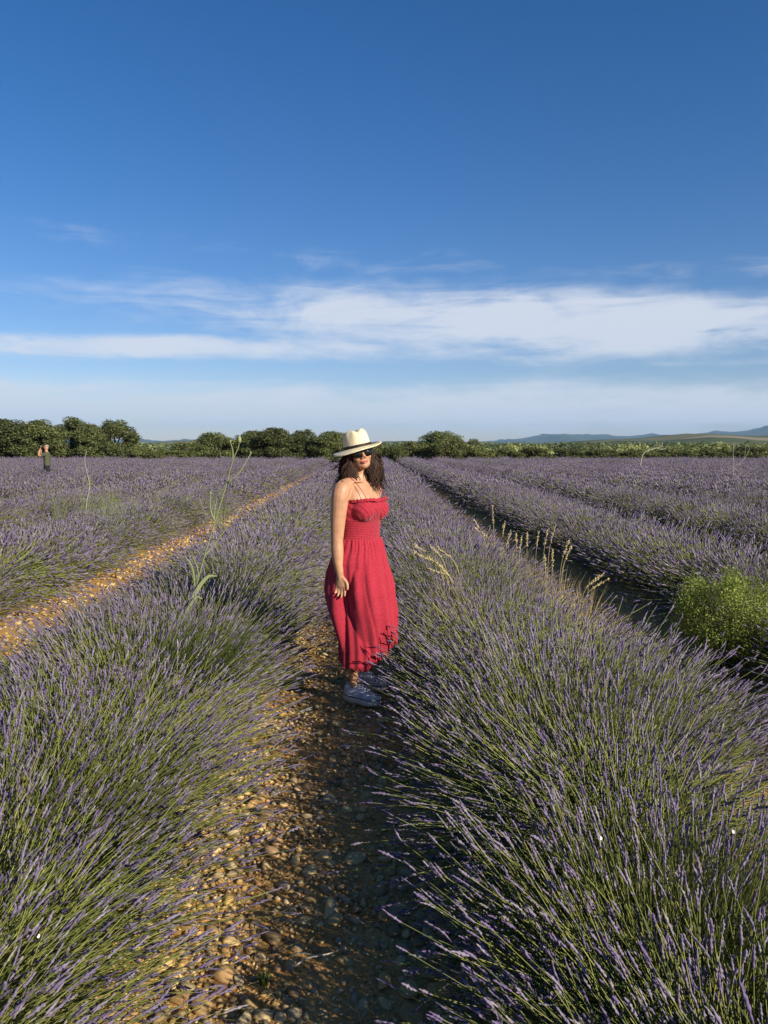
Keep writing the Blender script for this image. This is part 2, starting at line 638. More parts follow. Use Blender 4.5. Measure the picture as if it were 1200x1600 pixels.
def b_haze(N, L, out):
    v = N.new('ShaderNodeVolumePrincipled')
    v.inputs['Color'].default_value = (0.40, 0.66, 1.0, 1)
    v.inputs['Density'].default_value = 7e-5
    v.inputs['Anisotropy'].default_value = 0.0
    L.new(v.outputs[0], out.inputs['Volume'])


HAZE = True
if HAZE:
    obj('haze', hz.mesh('haze', [mat('haze', b_haze)], smooth=False), kind='stuff', label='thin blue haze over the far country')

# ------------------------------------------------------------------ stones


def ico(sub):
    import bmesh
    bm = bmesh.new()
    bmesh.ops.create_icosphere(bm, subdivisions=sub, radius=1.0)
    bm.verts.ensure_lookup_table()
    V = np.array([v.co[:] for v in bm.verts])
    F = np.array([[v.index for v in f.verts] for f in bm.faces])
    bm.free()
    return V, F


ICO1, ICO2 = ico(1), ico(2)


def stone_shape(base, r):
    V, F = base
    V = V.copy()
    # flatten against a few random planes: worn, angular field stones
    for _ in range(r.integers(7, 12)):
        n = r.normal(size=3)
        n /= np.linalg.norm(n)
        d = r.uniform(0.50, 0.82)
        s = V @ n
        over = np.maximum(s - d, 0)
        V -= np.outer(over * 0.97, n)
    V += r.normal(size=V.shape) * 0.018
    V *= np.array([r.uniform(0.85, 1.25), r.uniform(0.65, 0.95), r.uniform(0.42, 0.7)])
    return V, F


sr = np.random.default_rng(21)
shapes = [stone_shape(ICO2, sr) for _ in range(14)]
small_shapes = [stone_shape(ICO1, sr) for _ in range(24)]


def scatter(x0, x1, y0, y1, n, rmin, rmax, taken, power=2.2, dens=None):
    out = []
    rad = rmin * (1 - sr.random(n) * (1 - (rmin / rmax) ** power)) ** (-1 / power)
    rad = np.sort(rad)[::-1]
    cell = 0.12
    for rdd in rad:
        for _ in range(4):
            x = sr.uniform(x0, x1)
            y = y0 + (y1 - y0) * sr.random() ** 1.35
            if dens is not None and sr.random() > dens(x, y):
                continue
            cx, cy = int(x / cell), int(y / cell)
            ok = True
            for ix in (cx - 1, cx, cx + 1):
                for iy in (cy - 1, cy, cy + 1):
                    for (a, b, c) in taken.get((ix, iy), ()):
                        if (a - x) ** 2 + (b - y) ** 2 < ((c + rdd) * 0.72) ** 2:
                            ok = False
                            break
                    if not ok:
                        break
                if not ok:
                    break
            if ok:
                taken.setdefault((cx, cy), []).append((x, y, rdd))
                out.append((x, y, rdd))
                break
    return out


taken = {}


def patchy(x, y):
    v = math.sin(x * 5.1 + 1.7 * math.sin(y * 2.3)) * math.cos(y * 3.7 + 1.1 * math.sin(x * 4.0 + 2))
    return 0.30 if v > 0.45 else 1.0


path_st = scatter(LANE_X - 0.75, LANE_X + 0.55, 1.6, 4.2, 9500, 0.0060, 0.050, taken, 2.0, patchy)
path_st += scatter(LANE_X - 0.70, LANE_X + 0.55, 4.2, 10.0, 4500, 0.010, 0.045, taken, 2.1, patchy)
far_path = scatter(LANE_X - 0.6, LANE_X + 0.6, 10.0, 24.0, 600, 0.02, 0.05, taken)
left_lane = scatter(-3.5, -2.0, 3.4, 36.0, 5200, 0.016, 0.055, taken, 1.8)
right_lane = scatter(LANE_X + ROW_GAP - 0.6, LANE_X + ROW_GAP + 0.6, 2.5, 9.0, 900, 0.015, 0.055, taken)
allst = path_st + far_path + left_lane + right_lane


def apparent(s):
    x, y, r_ = s
    if s[0] > 0.35 or y < 1.9:
        return 0
    return r_ / math.hypot(x, y, EYE)


order = sorted(range(len(path_st)), key=lambda i: -apparent(path_st[i]))
chosen = set(order[:300])
stone_me = [mk('stone', v, None, f, [M_STONE], attr={'rnd': np.full(len(v), k / 14.0)}) for k, (v, f) in enumerate(shapes)]


def gzat(x, y):
    b = 0.0
    for f, a_ in ((0.9, 0.010), (3.1, 0.012), (7.3, 0.006)):
        b += a_ * math.sin(x * f * 2.1 + 1.3 * math.sin(y * f)) * math.cos(y * f * 1.7 + 0.8 * math.sin(x * f * 1.3))
    return b - 0.012


peb = Geo()
for i, (x, y, r_) in enumerate(allst):
    if i < len(path_st) and i in chosen:
        k = int(sr.integers(14))
        obj('stone', stone_me[k], ground, (x, y, gzat(x, y) + r_ * sr.uniform(0.05, 0.3)),
            (sr.normal() * 0.25, sr.normal() * 0.25, sr.uniform(0, 6.28)), (r_, r_, r_))
        continue
    v, f = small_shapes[int(sr.integers(24))]
    c, s = math.cos(sr.uniform(0, 6.28)), 0
    a = sr.uniform(0, 6.28)
    ca, sa = math.cos(a), math.sin(a)
    t = sr.normal() * 0.25
    vv = v.copy()
    vv[:, 2] += vv[:, 0] * t
    vv = np.stack([vv[:, 0] * ca - vv[:, 1] * sa, vv[:, 0] * sa + vv[:, 1] * ca, vv[:, 2]], -1) * r_
    vv += (x, y, gzat(x, y) + r_ * sr.uniform(0.0, 0.3))
    peb.add(vv, None, f, r=sr.random())
obj('pebbles', peb.mesh('pebbles', [M_STONE]), ground, kind='stuff')
lt = Geo()
nL = 900
lx = sr.uniform(LANE_X - 0.65, LANE_X + 0.5, nL)
ly = 1.7 + 6.0 * sr.random(nL) ** 1.4
la_ = sr.uniform(0, np.pi, nL)
ll_ = sr.uniform(0.015, 0.06, nL)
lz = np.array([gzat(a, b) for a, b in zip(lx, ly)]) + 0.012 + sr.random(nL) * 0.012
dv = np.stack([np.cos(la_) * ll_, np.sin(la_) * ll_, sr.normal(0, 0.006, nL)], -1)
c0 = np.stack([lx, ly, lz], -1)
LP = np.stack([c0 - dv, c0 + (0, 0, 0.004), c0 + dv], 1)
LV, LF = tubes(LP, np.full((nL, 3), 0.0012), 3)
lt.add(LV, LF, r=np.repeat(sr.random(nL), 9))
obj('dry_litter', lt.mesh('dry_litter', [M_DRY]), ground, kind='stuff')

# ------------------------------------------------------------------ lavender


def bez(P0, P1, P2, K):
    t = np.linspace(0, 1, K)[None, :, None]
    return (1 - t) ** 2 * P0[:, None] + 2 * t * (1 - t) * P1[:, None] + t ** 2 * P2[:, None]


def bush_mesh(seed, n_fl, n_st, n_leaf, stem_r, spike_r, spike_len, K, S, SK, SS, leaf_w, floppy=True):
    """one lavender plant of a hedge-like row; x across the row, y along it"""
    r = np.random.default_rng(seed)
    n = n_fl + n_st
    if floppy:
        th = np.radians(r.uniform(-86, 86, n) + r.normal(0, 5, n))
    else:
        uu = r.uniform(-1, 1, n)
        flank = r.random(n) < 0.24
        deg = np.where(flank, np.sign(uu) * r.uniform(52, 90, n), 82 * np.sign(uu) * np.abs(uu) ** 1.03)
        th = np.radians(deg + r.normal(0, 6, n))
    ph = np.radians(r.normal(0, 23, n))
    d = np.stack([np.sin(th) * np.cos(ph), np.sin(ph), np.cos(th) * np.cos(ph)], -1)
    # clumps: stems gather into tufts
    ntuft = 26
    tuft = r.integers(0, ntuft, n)
    tl = r.uniform(0.82, 1.10, ntuft)[tuft]
    tlean = r.normal(0, 0.085, (ntuft, 3))[tuft]
    tcol = r.uniform(-0.22, 0.22, ntuft)[tuft]
    L = (0.535 + 0.175 * np.abs(np.sin(th)) ** 1.6) * r.uniform(0.66, 1.06, n) * tl
    L[n_fl:] *= r.uniform(0.55, 0.9, n_st)
    P0 = np.stack([0.13 * np.sin(th) + r.normal(0, 0.035, n), r.uniform(-0.22, 0.22, n), 0.06 + 0.05 * np.cos(th) + 0 * th], -1)
    up = np.array([0, 0, 1.0])
    d0 = d * 0.75 + up * 0.35
    P1 = P0 + d0 * (L * 0.55)[:, None]
    P2 = P0 + d * L[:, None]
    if floppy:
        P2[:, 2] -= 0.13 * np.abs(np.sin(th)) ** 2 * L * r.uniform(0.4, 1.3, n)
    else:                                   # stems leave sideways and turn up to the light
        P1 = P0 + (d * (1, 1, 0.72)) * (L * 0.55)[:, None]
        P2[:, 2] += 0.14 * np.abs(np.sin(th)) ** 1.5 * L * r.uniform(0.5, 1.2, n)
    P2 += r.normal(0, 0.040, (n, 3)) * (1, 1, 0.6)
    P1 += r.normal(0, 0.018, (n, 3))
    P2 += tlean * (1, 1, 0.4)
    P2[:, 2] = np.maximum(P2[:, 2], 0.035 + r.random(n) * 0.04)
    P1[:, 2] = np.maximum(P1[:, 2], 0.06)
    st = bez(P0, P1, P2, K)
    rad = np.linspace(1.15, 0.75, K)[None] * stem_r * r.uniform(0.8, 1.2, n)[:, None]
    V, F = tubes(st, rad, S)
    g = Geo()
    rv = np.clip(r.uniform(0.1, 0.9, n) + tcol, 0, 1)
    g.add(V, F, mat=0, r=np.repeat(rv, K * S))
    # leaves along the lower half of the stems
    if n_leaf:
        i = r.integers(0, n, n_leaf)
        t = r.uniform(0.05, 0.62, n_leaf)
        kf = t * (K - 1)
        k0 = np.minimum(kf.astype(int), K - 2)
        fr = (kf - k0)[:, None]
        base = st[i, k0] * (1 - fr) + st[i, k0 + 1] * fr
        tang = st[i, k0 + 1] - st[i, k0]
        tang /= np.linalg.norm(tang, axis=1, keepdims=True)
        rd = r.normal(size=(n_leaf, 3))
        dl = tang * 0.8 + rd / np.linalg.norm(rd, axis=1, keepdims=True) * 0.65
        dl /= np.linalg.norm(dl, axis=1, keepdims=True)
        ll = r.uniform(0.035, 0.065, n_leaf)[:, None] * (leaf_w / 0.0022) ** 0.3
        w = np.cross(dl, r.normal(size=(n_leaf, 3)))
        w /= np.linalg.norm(w, axis=1, keepdims=True)
        w *= leaf_w
        tip = base + dl * ll
        tip[:, 2] -= 0.006
        mid = base + dl * ll * 0.55
        Vl = np.stack([base, mid - w, tip, mid + w], 1).reshape(-1, 3)
        Fl = np.arange(n_leaf * 4).reshape(-1, 4)
        g.add(Vl, Fl, mat=1, r=np.repeat(r.random(n_leaf), 4))
    # flower spikes
    e = st[:n_fl, -1]
    tg = st[:n_fl, -1] - st[:n_fl, -2]
    tg /= np.linalg.norm(tg, axis=1, keepdims=True)
    sl_ = spike_len * r.uniform(0.65, 1.3, n_fl)
    bend = r.normal(0, 0.10, (n_fl, 3))
    tt = np.linspace(0, 1, SK)
    SP = e[:, None] + (tg * sl_[:, None])[:, None] * (tt[None, :, None] - 0.06) + (bend * sl_[:, None])[:, None] * (tt ** 2)[None, :, None]
    env = np.sin(np.pi * np.clip(tt * 0.93 + 0.07, 0, 1)) ** 0.55
    if SK > 6:
        env = env * np.where(np.arange(SK) % 2 == 0, 0.62, 1.08)
    env[-1] = 0.12
    env[0] = 0.18
    sr_ = env[None] * spike_r * r.uniform(0.72, 1.25, n_fl)[:, None]
    if SK > 6:
        sr_ = sr_[..., None] * r.uniform(0.55, 1.35, (n_fl, SK, SS))
    Vs, Fs = tubes(SP, sr_, SS, twist=0.6)
    rs = np.clip(r.uniform(0, 1, n_fl)[:, None, None] * 0.7 + r.uniform(-0.12, 0.35, (n_fl, SK, SS)), 0, 1)
    gs = Geo()
    gs.add(Vs, Fs, mat=0, r=rs.ravel())
    # a small separate whorl lower on the stem
    if SK > 6:
        m = n_fl // 2
        wt = np.array([0, 0.5, 1.0])
        WP = e[:m, None] - (tg[:m] * 0.03)[:, None] + (tg[:m] * 0.011)[:, None] * wt[None, :, None]
        Vw, Fw = tubes(WP, np.array([0.2, 1.0, 0.3])[None] * spike_r * 0.62 * np.ones((m, 1)), 5)
        gs.add(Vw, Fw, mat=0, r=np.repeat(rs[:m, 0, 0], 15))
    return g, gs


LOD = {}
for lod, (nv, args) in enumerate((
        (3, dict(n_fl=1350, n_st=1450, n_leaf=3600, stem_r=0.0015, spike_r=0.0046, spike_len=0.053, K=5, S=3, SK=9, SS=5, leaf_w=0.0022)),
        (2, dict(n_fl=720, n_st=640, n_leaf=1700, stem_r=0.0022, spike_r=0.0074, spike_len=0.070, K=4, S=3, SK=5, SS=4, leaf_w=0.004)),
        (2, dict(n_fl=290, n_st=170, n_leaf=420, stem_r=0.0045, spike_r=0.0145, spike_len=0.105, K=3, S=3, SK=4, SS=3, leaf_w=0.009)))):
    for flop in (True, False):
        vs = []
        for k in range(nv):
            g, gs = bush_mesh(100 + lod * 10 + k + (50 if flop else 0), floppy=flop, **args)
            if lod < 1:
                vs.append((g.mesh('lavender_bush', [M_STEM, M_LEAF]), gs.mesh('flower_spikes', [M_SPIKE])))
            else:
                V, F4, F3 = gs.raw()
                g.add(V, F4, None, mat=2, r=np.concatenate(gs.r))
                vs.append((g.mesh('lavender_bush', [M_STEM, M_LEAF, M_SPIKE]), None))
        LOD[lod, flop] = vs

ORD = ['', 'first', 'second', 'third', 'fourth', 'fifth', 'sixth', 'seventh', 'eighth', 'ninth', 'tenth', 'eleventh', 'twelfth', 'thirteenth', 'fourteenth', 'fifteenth', 'sixteenth']
lr = np.random.default_rng(5)
HALF = math.tan(R(26.6)) * 1.08


def row_label(k):
    if k == -1:
        return 'lavender row between the two sunlit stony strips, spilling onto the path'
    if k == 0:
        return 'lavender row leaning over the path beside the woman, topped with dry grass'
    if k == 1:
        return 'lavender row behind the round green bush'
    if k < 0:
        return f'{ORD[-k]} lavender row to the left of the path'
    return f'{ORD[k + 1]} lavender row to the right of the path'


for k in range(-14, 14):
    xc = {-2: -3.99, -1: -1.32, 0: 0.87, 1: 3.48}.get(k, LANE_X + ROW_GAP * (k + 0.5))
    row = obj('lavender_row', None, None, (xc, 0, 0), label=row_label(k), cat='lavender', group='lavender rows of the field')
    near_edge = abs(xc) - 1.2
    y = max(0.75, near_edge / HALF - 1.5)
    y += lr.random() * 0.3
    n_in = 0
    while y < FIELD_END + lr.uniform(-0.8, 0.8):
        D = math.hypot(xc, y)
        lod = 0 if D < 7.5 else (1 if D < 20 else 2)
        vs = LOD[lod, bool(lr.random() < (0.36 if k < 0 else 0.10))]
        me, sp = vs[int(lr.integers(len(vs)))]
        sc = lr.uniform(0.88, 1.08)
        fx = -1 if lr.random() < 0.5 else 1
        fy = -1 if lr.random() < 0.5 else 1
        sx = lr.uniform(0.93, 1.05) * {-1: 1.10, 0: 1.02}.get(k, 1.02)
        wob = 0.05 * math.sin(y * 0.7 + k * 2.1) + 0.03 * math.sin(y * 2.3 + k)
        # a hole where the woman stands is not needed: she is on the path
        if k in (-1, 0):                    # trampled back a little where people stop for pictures
            wob = wob * 0.4 + (0.15 if k == 0 else -0.05) * math.exp(-((y - 4.3) / 1.0) ** 2)
        b = obj('lavender_bush', me, row, (wob + lr.normal() * 0.02, y, 0), (0, 0, lr.normal() * 0.10 + (math.pi if fx < 0 else 0)),
                (sc * sx, sc, sc * lr.uniform(0.93, 1.07)))
        if sp is not None:
            obj('flower_spikes', sp, b, kind='stuff')
        y += (0.57 if lod < 2 else 0.60) * lr.uniform(0.85, 1.15)

# ------------------------------------------------------------------ trees beyond the field


def tree_meshes(seed, W_, H_, leaf, nleaf, clumps, trunk_r, mleaf, low=0.12):
    r = np.random.default_rng(seed)
    g = Geo()
    cs, rs = [], []
    for i in range(clumps):
        a = r.uniform(0, 2 * np.pi)
        z = r.uniform(low, 1.0)
        prof = math.sqrt(max(0.02, 1 - ((z - 0.42) / 0.60) ** 2))
        q = r.uniform(0.35, 0.95) ** 0.6
        cs.append((math.cos(a) * W_ * prof * q * 0.82, math.sin(a) * W_ * prof * q * 0.82, z * H_ * 0.90))
        rs.append(W_ * r.uniform(0.20, 0.36))
    cs, rs = np.array(cs), np.array(rs)
    w = rs ** 2 / (rs ** 2).sum()
    ci = r.choice(clumps, nleaf, p=w)
    d = r.normal(size=(nleaf, 3))
    d /= np.linalg.norm(d, axis=1, keepdims=True)
    rad = rs[ci] * (r.random(nleaf) ** 0.4) * r.uniform(0.85, 1.12, nleaf)
    c = cs[ci] + d * rad[:, None] * np.array([1, 1, 0.8])
    c[:, 2] = np.maximum(c[:, 2], 0.05)
    nrm = d * 0.6 + r.normal(size=(nleaf, 3)) * 0.6 + (0, 0, 0.25)
    nrm /= np.linalg.norm(nrm, axis=1, keepdims=True)
    u = np.cross(nrm, r.normal(size=(nleaf, 3)))
    u /= np.linalg.norm(u, axis=1, keepdims=True)
    v = np.cross(nrm, u)
    s = (leaf * r.uniform(0.6, 1.3, nleaf))[:, None]
    fold = nrm * s * 0.18
    Vl = np.stack([c - u * s, c - v * s * 0.5 + fold, c + u * s, c + v * s * 0.5 + fold], 1).reshape(-1, 3)
    g.add(Vl, np.arange(nleaf * 4).reshape(-1, 4), r=np.repeat(np.clip(r.normal(0.45, 0.25, nleaf) + 0.2 * (r.random(clumps)[ci] - 0.5), 0, 1), 4))
    t = Geo()
    th = H_ * 0.5
    V, F, F3 = tube1(smoothpath([(0, 0, -0.1), (0.05 * W_, 0, th * 0.4), (-0.03 * W_, 0.04 * W_, th), (0, 0, H_ * 0.8)], 8), np.linspace(trunk_r, trunk_r * 0.25, 8), 8)
    t.add(V, F, F3)
    for i in range(min(clumps, 12)):
        p = cs[i]
        b0 = np.array([0, 0, min(max(0.12 * H_, p[2] * 0.45), th)])
        V, F, F3 = tube1(smoothpath([b0, b0 * 0.5 + p * 0.5 + (0, 0, 0.06 * H_), p], 5), np.linspace(trunk_r * 0.5, trunk_r * 0.12, 5), 5)
        t.add(V, F, F3)
    return g.mesh('crown', [mleaf]), t.mesh('trunk', [M_BARK])


OAKS = [tree_meshes(300 + i, 2.05, 4.4, 0.088, 19000, 64 + 4 * i, 0.16, M_OAK, 0.08) for i in range(4)]
SCRUBS = [tree_meshes(330 + i, 1.3, 2.0, 0.065, 9000, 36 + 3 * i, 0.07, M_SCRUB, 0.10) for i in range(3)]


def tree(px, top_y, half, Yd, kind, label, group, name):
    x = (px - 575) / 1202 * Yd
    z0 = float(terrain(x, Yd))
    topz = EYE + (698 - top_y) / 1202 * Yd
    hw = half / 1202 * Yd * 1.22
    if kind == 'oak':
        c, t = OAKS[rnd.randrange(4)]
        bw, bh = 2.05, 4.4
    else:
        c, t = SCRUBS[rnd.randrange(3)]
        bw, bh = 1.3, 2.0
    s = (hw / bw, hw / bw, (topz - z0) / bh)
    o = obj(name, None, None, (x, Yd, z0), (0, 0, rnd.uniform(0, 6.28)), s, label=label, cat='tree' if kind == 'oak' else 'shrub', group=group)
    obj('crown', c, o)
    obj('trunk', t, o)
    return o


G1 = 'oaks along the far edge of the field'
G2 = 'scrub at the far edge of the field'
oaks = [
    (-30, 650, 46, 75, 'tall dark oak at the far left end of the treeline'),
    (18, 652, 44, 74, 'broad dark oak at the left picture edge behind the photographer'),
    (72, 655, 40, 73, 'dark oak directly behind the man taking a picture'),
    (118, 651, 38, 75, 'highest round oak just right of the man taking a picture'),
    (150, 662, 30, 73, 'lower oak squeezed between two taller ones in the left clump'),
    (185, 654, 33, 74, 'round oak ending the left clump of trees'),
    (300, 689, 32, 72, 'low dark oak starting the middle clump of trees'),
    (338, 674, 36, 74, 'pale topped oak left of the tall weed tip'),
    (396, 671, 30, 75, 'oak right behind the tip of the tall weed'),
    (430, 667, 36, 74, 'broad dome-shaped oak in the middle clump'),
    (478, 670, 24, 75, 'narrow pointed oak between the dome-shaped oak and the hat'),
    (516, 672, 30, 74, 'oak showing directly left of the straw hat'),
    (552, 676, 28, 76, 'oak hidden mostly behind the straw hat'),
    (692, 672, 34, 80, 'rounded oak standing alone above the scrub right of the woman'),
    (738, 684, 17, 150, 'small distant oak beside the lone rounded oak'),
]
for px, ty, hw, Yd, lb in oaks:
    tree(px, ty, hw, Yd, 'oak', lb, G1, 'oak_tree')
scrub = [
    (222, 698, 20, 71, 'small dark shrub beside the left clump of trees'),
    (248, 701, 22, 71, 'small yellowish shrub in the gap of the treeline'),
    (585, 692, 22, 76, 'shrub behind the right brim of the straw hat'),
    (622, 694, 22, 74, 'light green shrub just right of the woman beyond the field'),
    (652, 689, 26, 75, 'pale shrub at the left foot of the lone rounded oak'),
    (705, 686, 34, 73, 'wide bright shrub in front of the lone rounded oak'),
    (742, 697, 26, 73, 'low shrub at the right foot of the lone rounded oak'),
    (785, 700, 30, 76, 'low olive shrub first right of the lone oak group'),
    (835, 699, 32, 78, 'low olive shrub second right of the lone oak group'),
    (885, 701, 32, 78, 'low olive shrub third right of the lone oak group'),
    (940, 700, 34, 79, 'low olive shrub fourth right of the lone oak group'),
    (1000, 702, 34, 80, 'low olive shrub left of the bare pale branch'),
    (1060, 700, 36, 80, 'low olive shrub around the bare pale branch'),
    (1120, 699, 36, 80, 'low olive shrub left of the dead white stalks'),
    (1180, 698, 38, 80, 'low olive shrub behind the dead white stalks'),
]
for px, ty, hw, Yd, lb in scrub:
    tree(px, ty, hw, Yd, 'scrub', lb, G2, 'field_edge_shrub')

# far woods: one mass
wr = np.random.default_rng(77)
g = Geo()
nW = 850
wy = 95 + (900 - 95) * wr.random(nW) ** 1.8
wpx = wr.uniform(-150, 1400, nW)
for i in range(nW):
    Yd = wy[i]
    px = wpx[i]
    if px < 560 and Yd < 420:
        continue
    x = (px - 575) / 1202 * Yd
    z0 = float(terrain(x, Yd))
    h = max(1.2, EYE - z0 + wr.uniform(-1.3, 0.7) + (Yd - 95) * 0.006)
    w = min(h, 6) * wr.uniform(0.55, 0.9)
    sz = Yd * 0.0016
    nl = int(min(480, max(60, 2.2 * (w / sz) ** 2)))
    d = wr.normal(size=(nl, 3))
    d /= np.linalg.norm(d, axis=1, keepdims=True)
    c = d * np.array([w, w, h * 0.5]) * (0.6 + 0.45 * wr.random(nl))[:, None] + (x, Yd, z0 + h * 0.5)
    nrm = d + wr.normal(size=(nl, 3)) * 0.4
    nrm /= np.linalg.norm(nrm, axis=1, keepdims=True)
    u = np.cross(nrm, wr.normal(size=(nl, 3)))
    u /= np.linalg.norm(u, axis=1, keepdims=True)
    v = np.cross(nrm, u)
    s = (sz * wr.uniform(0.7, 1.5, nl))[:, None]
    Vl = np.stack([c - u * s, c - v * s * 0.7, c + u * s, c + v * s * 0.7], 1).reshape(-1, 3)
    tone = wr.uniform(-0.35, 0.15) if Yd > 130 else wr.uniform(-0.1, 0.4)
    g.add(Vl, np.arange(nl * 4).reshape(-1, 4), r=np.repeat(np.clip(wr.uniform(0.2, 0.8, nl) + tone, 0, 1), 4))
obj('woodland', g.mesh('woodland', [M_OAK]), kind='stuff', label='mass of scrubby woodland stretching away below the field')

# ------------------------------------------------------------------ green bush in the lane
br = np.random.default_rng(88)
bush = obj('round_bush', None, None, (2.55, 5.35, 0), (0, 0, 0), (1.08, 1.08, 1.10), label='round bright green bush growing in the lane between lavender rows', cat='bush')
g = Geo()
nl = 26000
nc = 110
dc = br.normal(size=(nc, 3))
dc /= np.linalg.norm(dc, axis=1, keepdims=True)
dc[:, 2] = dc[:, 2] * 0.9 + 0.1
cc = dc * np.array([0.315, 0.315, 0.30]) * (br.uniform(0.55, 1.0, nc) ** 0.5)[:, None] + (0, 0, 0.36)
cc[:14, 2] = br.uniform(0.06, 0.2, 14)
ci = br.integers(0, nc, nl)
d = br.normal(size=(nl, 3))
d /= np.linalg.norm(d, axis=1, keepdims=True)
c = cc[ci] + d * (0.085 * br.random(nl) ** 0.45)[:, None]
c[:, 2] = np.maximum(c[:, 2], 0.03)
nrm = d * 0.5 + br.normal(size=(nl, 3)) * 0.6 + (0, 0, 0.3)
nrm /= np.linalg.norm(nrm, axis=1, keepdims=True)
u = np.cross(nrm, br.normal(size=(nl, 3)))
u /= np.linalg.norm(u, axis=1, keepdims=True)
v = np.cross(nrm, u)
s = (0.0074 * br.uniform(0.6, 1.35, nl))[:, None]
Vl = np.stack([c - u * s, c - v * s * 0.55 + nrm * s * 0.2, c + u * s, c + v * s * 0.55 + nrm * s * 0.2], 1).reshape(-1, 3)
g.add(Vl, np.arange(nl * 4).reshape(-1, 4), r=np.repeat(np.clip(br.normal(0.5, 0.25, nl), 0, 1), 4))
obj('foliage', g.mesh('foliage', [M_BUSH]), bush, kind='stuff')
t = Geo()
for i in range(nc):
    V, F, F3 = tube1(smoothpath([(br.normal() * 0.02, br.normal() * 0.02, -0.02), cc[i] * (0.5, 0.5, 0.55), cc[i]], 5), np.linspace(0.006, 0.0015, 5), 5)
    t.add(V, F, F3)
obj('branch', t.mesh('branch', [M_BARK]), bush)

# ------------------------------------------------------------------ the woman
M_SKIN = plain('skin', (0.43, 0.228, 0.132), 0.5, 0.35, 22, 0.16, sss=0.12)
M_LIP = plain('lips', (0.45, 0.12, 0.10), 0.4, 0.4)
M_HAIR = leafy('dark brown hair', [(0.0, (0.010, 0.006, 0.004)), (0.6, (0.024, 0.012, 0.008)), (1.0, (0.070, 0.028, 0.014))], 0.0, 0.6, 0.18, 0.0)
M_STRAW = plain('straw', (0.74, 0.64, 0.42), 0.75, 0.2, 160, 0.12, 0.5, 220)
M_BLACK = plain('black ribbon', (0.018, 0.014, 0.012), 0.6, 0.3)
M_LENS = plain('dark lens', (0.006, 0.006, 0.007), 0.08, 0.6)
M_RUBBER = plain('white rubber', (0.66, 0.62, 0.55), 0.55, 0.3, 40, 0.10)
M_LINE = plain('dark sole line', (0.015, 0.015, 0.03), 0.5, 0.3)
M_LACE = plain('white lace', (0.66, 0.68, 0.72), 0.8, 0.2)


def b_canvas(N, L, out):
    tc = N.new('ShaderNodeTexCoord')
    v = N.new('ShaderNodeTexVoronoi')
    v.inputs['Scale'].default_value = 38
    L.new(tc.outputs['Object'], v.inputs['Vector'])
    c = ramp(N, L, v.outputs['Distance'], [(0.0, (0.78, 0.78, 0.78)), (0.25, (0.70, 0.71, 0.74)), (0.5, (0.48, 0.52, 0.60)), (0.8, (0.72, 0.73, 0.75))])
    p = N.new('ShaderNodeBsdfPrincipled')
    p.inputs['Roughness'].default_value = 0.85
    p.inputs['Specular IOR Level'].default_value = 0.2
    L.new(c, p.inputs['Base Color'])
    L.new(p.outputs[0], out.inputs['Surface'])


M_CANVAS = mat('blue patterned canvas', b_canvas)


def dress_mat(name, wave):
    def b(N, L, out):
        tc = N.new('ShaderNodeTexCoord')
        n = N.new('ShaderNodeTexNoise')
        n.inputs['Scale'].default_value = 260
        n.inputs['Detail'].default_value = 2
        L.new(tc.outputs['Object'], n.inputs['Vector'])
        n2 = N.new('ShaderNodeTexNoise')
        n2.inputs['Scale'].default_value = 9
        n2.inputs['Detail'].default_value = 4
        L.new(tc.outputs['Object'], n2.inputs['Vector'])
        dots = N.new('ShaderNodeTexVoronoi')
        dots.inputs['Scale'].default_value = 90
        L.new(tc.outputs['Object'], dots.inputs['Vector'])
        c = ramp(N, L, dots.outputs['Distance'], [(0.10, (0.22, 0.013, 0.024)), (0.32, (0.36, 0.024, 0.044)), (1.0, (0.40, 0.030, 0.052))])
        p = N.new('ShaderNodeBsdfPrincipled')
        p.inputs['Roughness'].default_value = 0.85
        p.inputs['Specular IOR Level'].default_value = 0.12
        p.inputs['Sheen Weight'].default_value = 0.15
        L.new(c, p.inputs['Base Color'])
        h = n.outputs['Fac']
        bp = N.new('ShaderNodeBump')
        bp.inputs['Strength'].default_value = 0.35
        bp.inputs['Distance'].default_value = 0.004
        L.new(h, bp.inputs['Height'])
        last = bp.outputs[0]
        if wave:
            w = N.new('ShaderNodeTexWave')
            w.bands_direction = 'Z' if wave > 0 else 'DIAGONAL'
            w.inputs['Scale'].default_value = abs(wave)
            w.inputs['Distortion'].default_value = 2.5
            w.inputs['Detail'].default_value = 2
            w.inputs['Detail Scale'].default_value = 1.5
            L.new(tc.outputs['Object'], w.inputs['Vector'])
            b2 = N.new('ShaderNodeBump')
            b2.inputs['Strength'].default_value = 0.5
            b2.inputs['Distance'].default_value = 0.006
            L.new(w.outputs['Fac'], b2.inputs['Height'])
            L.new(last, b2.inputs['Normal'])
            last = b2.outputs[0]
        L.new(last, p.inputs['Normal'])
        tr = N.new('ShaderNodeBsdfTranslucent')
        L.new(c, tr.inputs['Color'])
        mx = N.new('ShaderNodeMixShader')
        mx.inputs[0].default_value = 0.12
        L.new(p.outputs[0], mx.inputs[1])
        L.new(tr.outputs[0], mx.inputs[2])
        L.new(mx.outputs[0], out.inputs['Surface'])
    return mat(name, b)


M_RED = dress_mat('red dotted cotton', 0)
M_GATHER = dress_mat('red gathered cotton', -14)
M_SHIRR = dress_mat('red shirred cotton', 30)

WX, WY, YAW = -0.05, 4.85, R(50)
woman = obj('person', None, None, (WX, WY, gzat(WX, WY) + 0.012), label='woman in red strapped midi dress, straw hat and sunglasses standing on the path', cat='person')
RZ = Matrix.Rotation(YAW, 4, 'Z')       # body built facing -Y, then turned


def BW(part):
    return xf(RZ, part)


